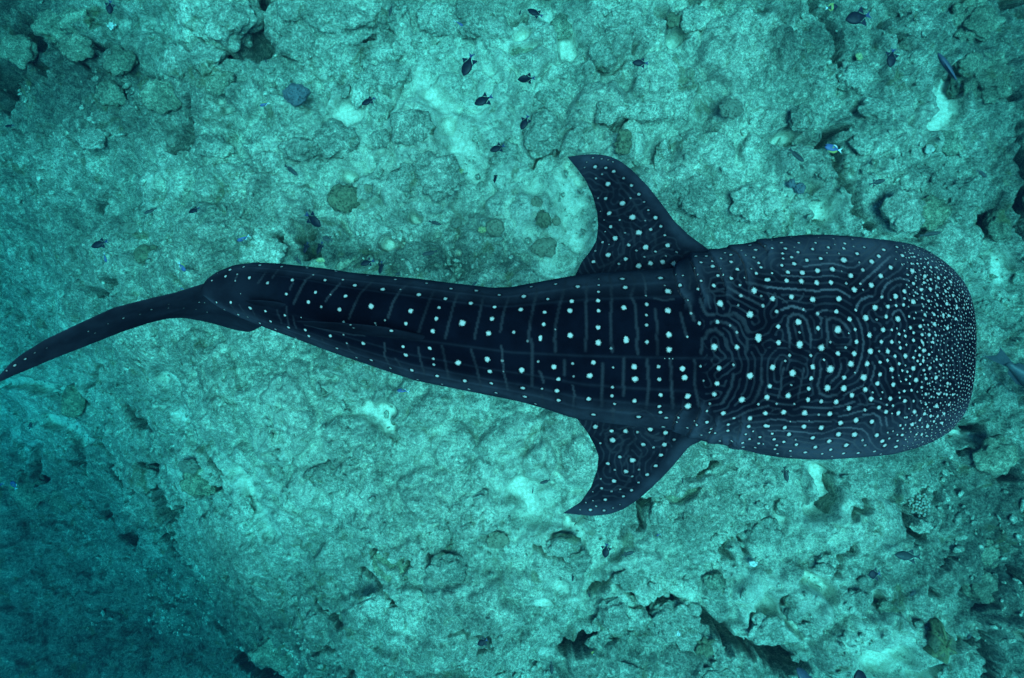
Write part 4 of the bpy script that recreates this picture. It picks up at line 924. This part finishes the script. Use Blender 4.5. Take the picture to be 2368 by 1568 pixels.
# ------------------------------------------------------------------ corals
def coral_mat(name, c1, c2, scale=14):
    b = NB(name); g = b.n('ShaderNodeNewGeometry').outputs['Position']
    n = b.noise(g, scale, 5, .7); c_ = b.mix(b.mr(n, .35, .65), c1, c2)
    vz = b.mr(b.vor(g, 26), .05, .4); c_ = b.mix(b.math('MULTIPLY', b.math('SUBTRACT', 1.0, vz), .5), c_, tuple(x * .45 for x in c1))
    b.l(c_, b.b.inputs['Base Color']); b.b.inputs['Roughness'].default_value = .9
    b.l(b.bump(b.math('ADD', n, vz), .8, .05), b.b.inputs['Normal']); return b.m
MC_blue = coral_mat('blue_grey_coral', (.07, .085, .095), (.13, .145, .155))
MC_olive = coral_mat('olive_coral', (.085, .095, .05), (.19, .195, .11))
MC_green = coral_mat('green_coral', (.12, .13, .085), (.20, .21, .15))
MC_tan = coral_mat('tan_coral', (.16, .16, .10), (.26, .25, .16))
MC_yel = coral_mat('yellow_coral', (.30, .31, .12), (.5, .5, .25))
MC_tip = coral_mat('pale_tip_coral', (.34, .34, .25), (.5, .5, .4))
MC_white = coral_mat('white_coral', (.55, .55, .45), (.85, .85, .75))
def coral(name, u, v, ru, rv, hf, mat, lab, cat='coral', seed=1, rough=.16, lump=.2, sub=4, lift=0.1):
    x, y, z0 = on_bed(u, v, .2); d_ = CAM_Z - z0; rx, ry = ru * K * d_, rv * K * d_; rz = hf * min(rx, ry)
    V, F = lumpy(sub, rx, ry, rz, seed, rough, lump, undercut=.4)
    o = mesh_obj(name, V, F, mat); o.location = (x, y, max(bed_at(x, y), z0 - .1) + rz * .3 + lift); return tag(o, lab, cat)
coral('round_coral', 703, 240, 28, 23, .7, MC_blue, 'round blue-grey coral head standing alone among grey rocks at upper left', seed=11, lump=.1, lift=.25)
coral('pillar_coral', 1431, 335, 15, 16, 1.0, MC_olive, 'olive brown lumpy pillar coral just above the upper pectoral fin', seed=12, lump=.35, lift=.15)
coral('pillar_coral', 1432, 358, 19, 17, .9, MC_olive, 'broader foot of olive coral touching the edge of the upper pectoral fin', seed=13, lump=.3, lift=.1)
coral('coral_clump', 802, 466, 36, 30, .7, MC_olive, 'large dark olive coral clump on the rubble above the whale shark back', seed=14, lump=.3)
coral('coral_clump', 1256, 515, 17, 19, .6, MC_olive, 'two-lobed olive coral on pale sand left of the upper pectoral fin', seed=15, lump=.3)
coral('coral_clump', 1240, 473, 13, 12, .6, MC_tan, 'small round brown coral on pale sand above the two-lobed olive coral', seed=16, lump=.1)
coral('coral_clump', 1286, 513, 10, 11, .6, MC_tan, 'small round tan coral right beside the two-lobed olive coral', seed=17, lump=.1)
coral('coral_clump', 1258, 575, 28, 22, .5, MC_tan, 'flat brown coral with a yellow rim near the root of the upper pectoral fin', seed=18)
coral('brain_coral', 1146, 532, 20, 21, .8, MC_tan, 'round brown brain coral beside the small yellow coral', seed=19, lump=.05)
coral('coral_tuft', 1117, 537, 9, 7, .7, MC_yel, 'small bright yellow coral next to a round brown coral', seed=20, lump=.4)
coral('coral_clump', 1546, 65, 15, 17, .7, MC_olive, 'olive brown coral in front of a white sand spot at the top', seed=21, lump=.3)
coral('coral_clump', 1668, 272, 26, 22, .5, MC_green, 'greenish coral mound on the rock slope right of the long grey rock', seed=22)
coral('coral_clump', 1530, 342, 12, 14, .7, MC_tan, 'smooth tan coral knob right of the olive pillar coral', seed=23, lump=.05)
coral('coral_clump', 330, 588, 22, 21, .6, MC_olive, 'dark olive rounded coral above the tail fin', seed=24, lump=.1)
coral('coral_clump', 355, 573, 7, 7, .6, MC_olive, 'tiny olive coral at the upper right of the dark olive coral above the tail fin', seed=25)
coral('coral_clump', 300, 525, 22, 14, .4, MC_green, 'pale green coral patch above the dark olive coral', seed=26)
coral('coral_clump', 190, 552, 12, 10, .5, MC_green, 'small green coral left of the dark olive coral', seed=27)
coral('coral_clump', 452, 1072, 20, 16, .5, MC_green, 'yellowish green coral crust on the rock at lower left', seed=28)
coral('coral_clump', 190, 938, 13, 14, .7, MC_green, 'green coral knob in a dark hollow below the tail tip', seed=29)
coral('coral_clump', 1055, 402, 15, 12, .4, MC_yel, 'flat yellowish coral patch among the rocks at centre top', seed=30, rough=.3)
coral('coral_clump', 865, 450, 10, 9, .6, MC_tan, 'small tan coral just right of the large olive coral clump', seed=31)
coral('coral_clump', 1055, 515, 13, 12, .5, MC_green, 'greenish coral patch left of the round brown brain coral', seed=32)
coral('coral_clump', 740, 905, 12, 12, .5, MC_green, 'pale green coral knob at the edge of the rock below the whale shark belly', seed=33)
coral('coral_clump', 746, 602, 12, 5, .5, MC_yel, 'thin yellow coral plate just above the whale shark back', seed=34)
coral('coral_clump', 2130, 1540, 17, 14, .4, MC_tan, 'square pale brown coral slab on sand at the bottom edge', seed=35, lump=.05)
coral('coral_clump', 1740, 1302, 10, 8, .6, MC_white, 'small white coral lump on rubble at lower right', seed=36)
coral('coral_clump', 2118, 241, 8, 9, .6, MC_yel, 'pale yellow coral knob left of the grey slender fish', seed=37) if False else coral('coral_clump', 1975, 140, 8, 9, .6, MC_yel, 'pale yellow coral knob on rubble below the biggest triggerfish', seed=37)
coral('coral_clump', 2131, 353, 11, 11, .5, MC_tip, 'pale coral patch right of the blue and yellow surgeonfish', seed=38)
coral('coral_clump', 1826, 448, 12, 12, .8, MC_blue, 'round blue-grey coral above the whale shark head', seed=39, lump=.05)
coral('coral_clump', 1805, 438, 9, 10, .7, MC_blue, 'smaller blue-grey coral left of the round one above the shark head', seed=40, lump=.05)
coral('coral_clump', 1630, 1495, 22, 22, .8, MC_olive, 'knobbly olive coral on the flank of the rock at the bottom', seed=41, lump=.5, rough=.1)
coral('coral_clump', 1567, 1465, 7, 6, .8, MC_white, 'tiny white coral on top of the big rock at the bottom', seed=42)
coral('coral_clump', 1150, 1250, 24, 20, .4, MC_tan, 'faint tan coral mound on the sandy slope left of the lower fin tip', seed=43)

# branching coral with white tips
def branching(u, v, r_px, n, lab, seed, mat, tipmat):
    x, y, z0 = on_bed(u, v, .2); R = r_px * K * (CAM_Z - z0); rg = random.Random(seed)
    root = empty('branching_coral', (x, y, max(bed_at(x, y), z0 - .1) + .05)); tag(root, lab, 'coral')
    V, F = lumpy(3, R * .75, R * .7, R * .35, seed, .2, .2); mesh_obj('base', V, F, mat, root)
    for k_ in range(n):
        a = k_ * 2.39996; q_ = math.sqrt((k_ + .5) / n); rx, ry = R * q_ * math.cos(a), R * q_ * math.sin(a)
        h = R * (.95 - .35 * q_) * rg.uniform(.8, 1.15)
        p0 = Vector((rx * .5, ry * .5, .05)); p1 = Vector((rx * .85, ry * .85, h * .7)); p2 = Vector((rx * 1.08 + rg.uniform(-.03, .03), ry * 1.08 + rg.uniform(-.03, .03), h))
        V, F = tube([p0, p0.lerp(p1, .5), p1, p2], [.035, .03, .026, .012], 6)
        br = mesh_obj('branch', V, F, mat, root)
        V, F = tube([p1.lerp(p2, .55), p2, p2 + (p2 - p1) * .15], [.024, .022, .008], 6); mesh_obj('branch_tip', V, F, tipmat, br)
branching(2138, 1172, 24, 46, 'branching coral with white tips beside a black hole right of the shark cheek', 4, MC_tan, MC_tip)
branching(1518, 188, 8, 10, 'small pale branching coral on rubble at top centre', 5, MC_tan, MC_white) if False else None
branching(243, 49, 8, 12, 'small white branching coral under the fish at the top left', 6, MC_white, MC_white)

# leafy olive soft coral, lower right
def leafy():
    x, y, z0 = on_bed(2128, 1462, .3); P = K * (CAM_Z - z0)
    root = empty('leather_coral', (x, y, bed_at(x, y) + .1)); tag(root, 'big folded olive-yellow leather coral lying on sand at lower right', 'coral')
    out = [(2147, 1418), (2158, 1432), (2168, 1448), (2178, 1470), (2184, 1492), (2178, 1508), (2160, 1514), (2140, 1506), (2122, 1492), (2134, 1478), (2140, 1462), (2128, 1448), (2132, 1434)]
    pts = [((a - 2128) * P, -(b - 1462) * P) for a, b in out]; cxy = (np.mean([p[0] for p in pts]), np.mean([p[1] for p in pts]))
    V = []; F = []; n = len(pts); rings = 7
    pp = cr_path([(*p, 0) for p in pts + pts[:1]], 60)[:, :2]; n = 60
    for j in range(rings):
        t = j / (rings - 1)
        for i in range(n):
            a = pp[i]; V.append((cxy[0] + (a[0] - cxy[0]) * t, cxy[1] + (a[1] - cxy[1]) * t, .32 - .18 * t * t + .09 * t * math.sin(i * .75) + .03 * math.sin(i * 2.1)))
    m = len(V)
    for (a, b, c_) in list(V): V.append((a, b, c_ - .05))
    for j in range(rings - 1):
        for i in range(n):
            q_ = (j * n + i, j * n + (i + 1) % n, (j + 1) * n + (i + 1) % n, (j + 1) * n + i); F.append(q_); F.append(tuple(m + a for a in q_[::-1]))
    for i in range(n):
        a = (rings - 1) * n + i; b = (rings - 1) * n + (i + 1) % n; F.append((a, b, m + b, m + a))
    mesh_obj('frond', V, F, coral_mat('leather_coral_skin', (.12, .125, .055), (.19, .19, .09), 6), root)
    V, F = tube([(cxy[0], cxy[1], -.1), (cxy[0], cxy[1], .28)], [.14, .2], 12); mesh_obj('stalk', V, F, MC_olive, root)
leafy()

# ------------------------------------------------------------------ fish
MF = {'trig': simple_mat('fish_dark', (.004, .006, .012), .6, .3, 8), 'trigfin': simple_mat('fish_dark_fin', (.005, .008, .02), .6, .3, 8), 'bluetail': simple_mat('fish_blue_tail', (.03, .045, .11), .5, .2, 8),
      'brown': simple_mat('fish_brown', (.035, .042, .04), .6, .3, 8), 'blue': simple_mat('fish_blue', (.06, .09, .20), .5, .15, 8), 'yellow': simple_mat('fish_yellow', (.28, .28, .08), .5, .15, 8),
      'parrot': simple_mat('fish_grey_blue', (.045, .058, .085), .5, .2, 12), 'pale': simple_mat('fish_pale', (.6, .62, .6), .5, .15, 8), 'black': simple_mat('fish_black', (.012, .014, .02), .5, .2, 8),
      'teal': simple_mat('fish_grey', (.06, .07, .075), .5, .2, 12)}
def fish_body(L, H, Wd, prof_, n=22, m=14):
    """lofted body along +x (head at +L/2), H tall (local y), Wd thick (local z): lies on its side"""
    V = []; F = []
    for i in range(n):
        t = i / (n - 1); x = L * (.5 - .80 * t); h = np.interp(t, *prof_) * H / 2; w = np.interp(t, *prof_) ** .9 * Wd / 2
        h = max(h, 1e-4); w = max(w, 1e-4)
        for k_ in range(m):
            a = 2 * math.pi * k_ / m; V.append((x, h * math.cos(a), w * math.sin(a)))
    for i in range(n - 1):
        for k_ in range(m): F.append((i * m + k_, i * m + (k_ + 1) % m, (i + 1) * m + (k_ + 1) % m, (i + 1) * m + k_))
    F.append(tuple(range(m))[::-1]); F.append(tuple(range((n - 1) * m, n * m)))
    return V, F
def plate(pts, th=.006):
    n = len(pts); V = [(x, y, th / 2) for x, y in pts] + [(x, y, -th / 2) for x, y in pts]
    F = [tuple(range(n)), tuple(range(2 * n - 1, n - 1, -1))] + [(i, n + i, n + (i + 1) % n, (i + 1) % n) for i in range(n)]
    return V, F
PROF = {'trig': ([0, .06, .2, .42, .62, .82, .93, 1], [.02, .30, .72, 1, .92, .45, .22, .2]),
        'slim': ([0, .08, .25, .45, .7, .9, 1], [.03, .5, .9, 1, .75, .38, .3]),
        'tang': ([0, .06, .2, .45, .7, .9, 1], [.05, .45, .85, 1, .8, .3, .18])}
def make_fish(name, kind):
    root = empty(name); k2 = 'trig' if kind in ('trig', 'brown') else 'slim' if kind in ('slim', 'parrot', 'wrasse') else 'tang'
    H = {'trig': .50, 'brown': .42, 'slim': .24, 'parrot': .25, 'wrasse': .2, 'tang': .42, 'butter': .55}[kind]
    bm_ = {'trig': 'trig', 'brown': 'brown', 'slim': 'brown', 'parrot': 'parrot', 'wrasse': 'teal', 'tang': 'blue', 'butter': 'black'}[kind]
    V, F = fish_body(1, H, .20 if k2 != 'slim' else .15, PROF[k2]); mesh_obj('body', V, F, MF[bm_], root)
    tm = {'trig': 'bluetail', 'tang': 'pale', 'butter': 'pale', 'parrot': 'parrot'}.get(kind, 'brown' if kind != 'wrasse' else 'teal')
    w = .16 if k2 != 'slim' else .09
    V, F = plate([(-.27, .035), (-.36, .06), (-.50, w), (-.46, .06), (-.43, 0), (-.46, -.06), (-.50, -w), (-.36, -.06), (-.27, -.035)]); mesh_obj('tail_fin', V, F, MF[tm], root, False)
    fm = {'trig': 'trigfin', 'tang': 'yellow', 'butter': 'yellow'}.get(kind, bm_)
    if kind in ('trig', 'brown'):
        a = H / 2
        V, F = plate([(.05, a * .85), (-.06, a * 1.05), (-.20, a * 1.55), (-.235, a * 1.5), (-.24, a * .35), (-.1, a * .8)]); mesh_obj('dorsal_fin', V, F, MF[fm], root, False)
        V, F = plate([(-.02, -a * .85), (-.2, -a * 1.5), (-.235, -a * 1.45), (-.24, -a * .35), (-.1, -a * .8)]); mesh_obj('anal_fin', V, F, MF[fm], root, False)
    else:
        a = H / 2; e_ = 1.30 if kind in ('tang', 'butter') else 1.16
        V, F = plate([(.28, a * .7), (.15, a * e_), (-.1, a * e_), (-.24, a * .75), (-.25, a * .25), (-.05, a * .7)], .012); mesh_obj('dorsal_fin', V, F, MF[fm], root, False)
        V, F = plate([(.05, -a * .8), (-.05, -a * 1.15), (-.2, -a * .8), (-.24, -a * .25), (-.1, -a * .6)], .012); mesh_obj('anal_fin', V, F, MF['pale' if kind == 'tang' else fm], root, False)
    V, F = plate([(.16, .02), (.02, .09), (-.02, .03), (.02, -.03)], .01)
    p = mesh_obj('side_fin', V, F, MF[{'tang': 'yellow'}.get(kind, fm)], root, False); p.location = (0, -.03, .105 if k2 != 'slim' else .08); p.rotation_euler = (0, .25, 0)
    if kind == 'tang':
        V, F = fish_body(.30, H * .66, .17, ([0, .15, .5, 1], [.05, .5, .85, 1.0])); q_ = mesh_obj('face', V, F, MF['black'], root); q_.location = (.352, 0, 0)
    if kind == 'butter':
        V, F = fish_body(.24, H * 1.04, .215, ([0, .3, .7, 1], [.9, 1, .98, .9])); q_ = mesh_obj('pale_band', V, F, MF['yellow'], root); q_.location = (.02, 0, 0)
    return root
PROTO = {}
def copy_tree(o, name):
    c_ = o.copy(); COL.objects.link(c_)
    for ch in o.children:
        d = ch.copy(); COL.objects.link(d); d.parent = c_
    return c_
def fish(kind, hu, hv, tu, tv, lift, lab, cat='fish', flip=1, roll=0.0, height=1.0, name=None):
    """head and tail in survey px"""
    nm = name or {'trig': 'triggerfish', 'brown': 'reef_fish', 'slim': 'slender_fish', 'parrot': 'parrotfish', 'wrasse': 'wrasse', 'tang': 'surgeonfish', 'butter': 'butterflyfish'}[kind]
    mu, mv = (hu + tu) / 2, (hv + tv) / 2; x, y, z0 = on_bed(mu, mv, lift); z = z0 + .25 + lift
    h = Vector(unproj(hu, hv, z)); t = Vector(unproj(tu, tv, z)); L = (h - t).length; c_ = (h + t) / 2
    if (kind, nm) not in PROTO: o = PROTO[(kind, nm)] = make_fish(nm, kind)
    else: o = copy_tree(PROTO[(kind, nm)], nm)
    o.location = c_; an = math.atan2((h - t).y, (h - t).x)
    # back of the fish (local +y) faces the picture's up side when flip = 1; roll about its length
    o.rotation_euler = (Matrix.Rotation(an, 3, 'Z') @ Matrix.Rotation(math.radians(roll) * flip, 3, 'X') @ Matrix.Diagonal((1, 1, 1))).to_euler()
    o.scale = (L, L * height * flip, L)
    tag(o, lab, cat, {'trig': 'dark triggerfish hovering over the reef', 'brown': 'plain brown reef fish', 'slim': 'slender dark fish over the reef'}.get(kind)); return o

Q = [
 ('trig',253,33,255,0,.8,'dark plump fish pointing down at the top edge, upper left',-1,25,.9),
 ('trig',11,292,33,290,.6,'small dark fish heading left by the left edge',1,30,.8),
 ('trig',1072,176,1092,123,2.0,'big dark triggerfish heading down, right of the bright sand channel',1,20,.95),
 ('trig',836,242,868,226,1.2,'dark triggerfish over an upright pale rock, right of the round coral',1,20,.85),
 ('trig',1097,241,1140,222,1.2,'dark triggerfish with blue tail right of the top of the sand channel',1,15,1),
 ('trig',1133,349,1168,336,1.0,'dark blue-tailed triggerfish above the small down-pointing fish at centre',1,15,.9),
 ('brown',900,38,907,8,.5,'dim dark fish in the shadow of the rock at top centre',1,50,.7),
 ('brown',617,147,612,131,.4,'tiny dark fish in the crevice below the big pale rock',1,60,.8),
 ('slim',689,406,657,381,.6,'dark slender fish swimming down right below the grey rocks at upper left',1,20,1),
 ('trig',1220,22,1256,38,1.0,'dark triggerfish beside a white sand spot near the top centre',1,20,.9),
 ('trig',1197,184,1238,180,1.2,'dark cigar-shaped triggerfish heading left at top centre',-1,55,.95),
 ('trig',1205,300,1222,266,1.2,'dark triggerfish heading down beside round rocks, left of the fin tip',1,20,.95),
 ('trig',1462,145,1500,146,1.4,'dark star-shaped triggerfish heading left alone above the long grey rock',1,0,.85),
 ('brown',1201,36,1205,20,.4,'tiny dark fish left of the triggerfish near the top centre',1,60,.7),
 ('trig',1955,46,2014,34,1.8,'biggest dark triggerfish with violet tail at the top right',1,5,1.05),
 ('trig',2058,156,2066,112,1.6,'dark triggerfish pointing down over pale rubble at upper right',-1,10,1.05),
 ('slim',1859,374,1824,343,.8,'dark slender fish swimming down right over sand above the shark head',-1,20,1.2),
 ('slim',332,494,364,481,.7,'small dark slender fish heading lower left over the upper left slope',1,20,1),
 ('trig',436,492,462,480,.6,'dark fish on a dim patch near the left, above the tail',1,25,.9),
 ('trig',211,571,250,557,1.0,'dark triggerfish heading left above the tail fin',1,10,.85),
 ('trig',742,524,706,493,1.2,'dark plump fish swimming down right, nearest the large olive clump',1,30,1),
 ('brown',745,548,770,557,.8,'oval dark fish above the shark back, uppermost of a close pair',1,10,1.2),
 ('trig',733,588,746,558,.8,'dark fish pointing down just under the oval dark fish',1,30,.8),
 ('trig',703,586,712,560,.6,'dim dark fish in the dark gap left of a close pair above the shark back',1,30,.95),
 ('brown',697,611,680,592,.5,'dim fish half hidden behind the upper edge of the shark back',1,30,.9),
 ('trig',833,612,866,602,.8,'dark fish heading left just above the middle of the shark back',1,15,.85),
 ('trig',878,634,883,603,1.0,'dark fish pointing down touching the outline of the shark back',1,45,1.0),
 ('slim',1021,520,990,511,.8,'thin dark fish heading right over rubble above the shark back',1,20,1),
 ('slim',976,589,1013,580,.8,'thin dark fish heading left just above the shark back',1,15,1.1),
 ('trig',1143,423,1148,398,.9,'small dark fish pointing down over pale sand at centre',1,50,.8),
 ('slim',1091,662,1106,648,.4,'tiny dark fish peeking out over the shark back at centre',1,10,1),
 ('brown',913,636,926,631,.3,'tiny dark fish low over the rubble touching the shark back outline',1,10,.9),
 ('brown',2048,416,2008,427,.9,'dark forked-tail fish heading right above the whale shark head',1,20,.7),
 ('slim',2282,410,2258,392,.9,'slender dark fish heading down right near the right edge',1,20,1.1),
 ('slim',2177,537,2124,546,1.4,'long thin dark fish just above the shark snout',1,30,.75),
 ('brown',72,976,68,993,.4,'small dark oval fish in a dim hollow below the tail tip',1,30,1),
 ('slim',1248,1118,1274,1109,.7,'small slender fish over the white sand spot left of the lower fin',1,20,1),
 ('slim',1231,1142,1233,1126,.5,'very thin upright fish below a white sand spot left of the lower fin',1,50,.8),
 ('slim',1579,1117,1577,1100,.5,'very thin upright fish below the lower pectoral fin root',1,50,.8),
 ('brown',1821,1115,1813,1078,1.4,'dark torpedo-shaped fish pointing down beside white sand under the shark head',1,45,.8),
 ('trig',1104,1491,1128,1479,.8,'small dark triggerfish over dim rubble near the bottom centre',1,10,1.1),
 ('trig',1399,1290,1403,1256,1.4,'dark blue-tailed triggerfish pointing down below the lower pectoral fin',1,20,1.0),
 ('brown',1467,1276,1436,1285,1.0,'dark spindle-shaped fish heading right below the lower pectoral fin',1,25,.8),
 ('brown',1364,1382,1361,1368,.5,'tiny dark oval fish left of the ring-shaped rock hollow at the bottom',1,30,1),
 ('slim',1276,1560,1274,1528,.8,'thin upright dark fish at the bottom edge left of the crevice',1,40,1.2),
 ('brown',1324,1345,1325,1326,.5,'tiny upright dark fish above the dark crevice at bottom centre',1,50,.8),
 ('trig',2008,1330,2036,1326,1.2,'round black triggerfish heading left at lower right',1,0,1.5),
 ('brown',2068,1283,2130,1288,.5,'large dim brown fish resting low over the reef at lower right',1,20,.8),
 ('brown',2238,1478,2244,1464,.4,'tiny dark fish by a rock hollow at the far lower right',1,30,1.2),
 ('brown',2104,1378,2118,1364,.3,'small dim fish above the leather coral',1,20,1),
]
for (k_, a, b, c_, d, lf, lab, fl_, ro_, hs) in Q: fish(k_, a, b, c_, d, lf, lab, 'fish', fl_, ro_, hs)
fish('tang', 1072, 60, 1050, 48, 1.0, 'small blue and yellow surgeonfish near the top centre', 'fish', -1, 40, .9)
fish('tang', 601, 245, 622, 238, .6, 'faint blue and yellow surgeonfish left of the round blue-grey coral', 'fish', -1, 40, .8)
fish('tang', 1906, 337, 1947, 349, 1.5, 'largest blue and yellow surgeonfish beside a black crevice above the shark head', 'fish', 1, 10, 1.0)
fish('tang', 246, 607, 240, 584, .6, 'dim blue surgeonfish pointing down above the tail fin', 'fish', 1, 30, .9)
fish('tang', 548, 558, 578, 544, .7, 'thin blue and yellow surgeonfish above the shark tail', 'fish', -1, 50, .8)
fish('tang', 429, 628, 412, 606, .7, 'blue surgeonfish pointing down right just above the tail fin', 'fish', 1, 20, 1.0)
fish('tang', 417, 666, 427, 671, .6, 'tiny blue fish just touching the upper edge of the tail fin', 'fish', 1, 40, .9)
fish('tang', 918, 902, 947, 906, .9, 'blue surgeonfish heading left just below the shark belly edge', 'fish', 1, 40, .9)
fish('tang', 1518, 1239, 1528, 1235, .6, 'tiny blue fish over rubble below the lower pectoral fin', 'fish', 1, 30, .9)
fish('tang', 26, 1112, 38, 1132, .6, 'blue fish with white streaks in the dim lower left', 'fish', 1, 10, 1.2)
fish('tang', -2, 1122, 10, 1118, .6, 'blue fish cut off by the left edge of the view', 'fish', 1, 10, 1.2)
fish('butter', 1937, 15, 1909, 19, .8, 'black fish with a pale yellow band at the top right', 'fish', 1, 15, .9)
fish('butter', 1367, 1500, 1374, 1516, .5, 'tiny black and white banded fish below the long black crevice', 'fish', 1, 40, .7)
fish('parrot', 2168, 122, 2222, 200, 1.8, 'long grey-blue parrotfish swimming up left at the upper right', 'fish', 1, 55, 1.0)
fish('wrasse', 2475, 950, 2292, 812, .7, 'large grey fish entering from the right edge by the snout', 'fish', 1, 50, 1.0)
fish('parrot', 1842, 1545, 1895, 1605, 1.8, 'blue-grey fish cut off by the bottom edge', 'fish', 1, 40, 1.5)
fish('trig', 1984, 1548, 1996, 1612, 2.0, 'large dark fish cut off by the bottom edge at lower right', 'fish', 1, 20, 1.2)

# ------------------------------------------------------------------ the water itself
hz = mesh_obj('haze', [(x, y, z) for x in (-48, 48) for y in (-48, 48) for z in (-13.5, CAM_Z + 1.6)],
              [(0, 1, 3, 2), (4, 6, 7, 5), (0, 4, 5, 1), (2, 3, 7, 6), (0, 2, 6, 4), (1, 5, 7, 3)], None, None, False)
tag(hz, 'clear teal sea water filling the whole view', 'water', kind='stuff')
hm = bpy.data.materials.new('sea_water_volume'); hm.use_nodes = True; nt = hm.node_tree; nt.nodes.clear()
ou = nt.nodes.new('ShaderNodeOutputMaterial'); pv = nt.nodes.new('ShaderNodeVolumePrincipled')
pv.inputs['Density'].default_value = WATER_DENSITY; pv.inputs['Color'].default_value = (*WATER_COLOR, 1)
pv.inputs['Absorption Color'].default_value = (*WATER_ABS, 1); pv.inputs['Anisotropy'].default_value = 0.3
nt.links.new(pv.outputs[0], ou.inputs['Volume']); hz.data.materials.append(hm)
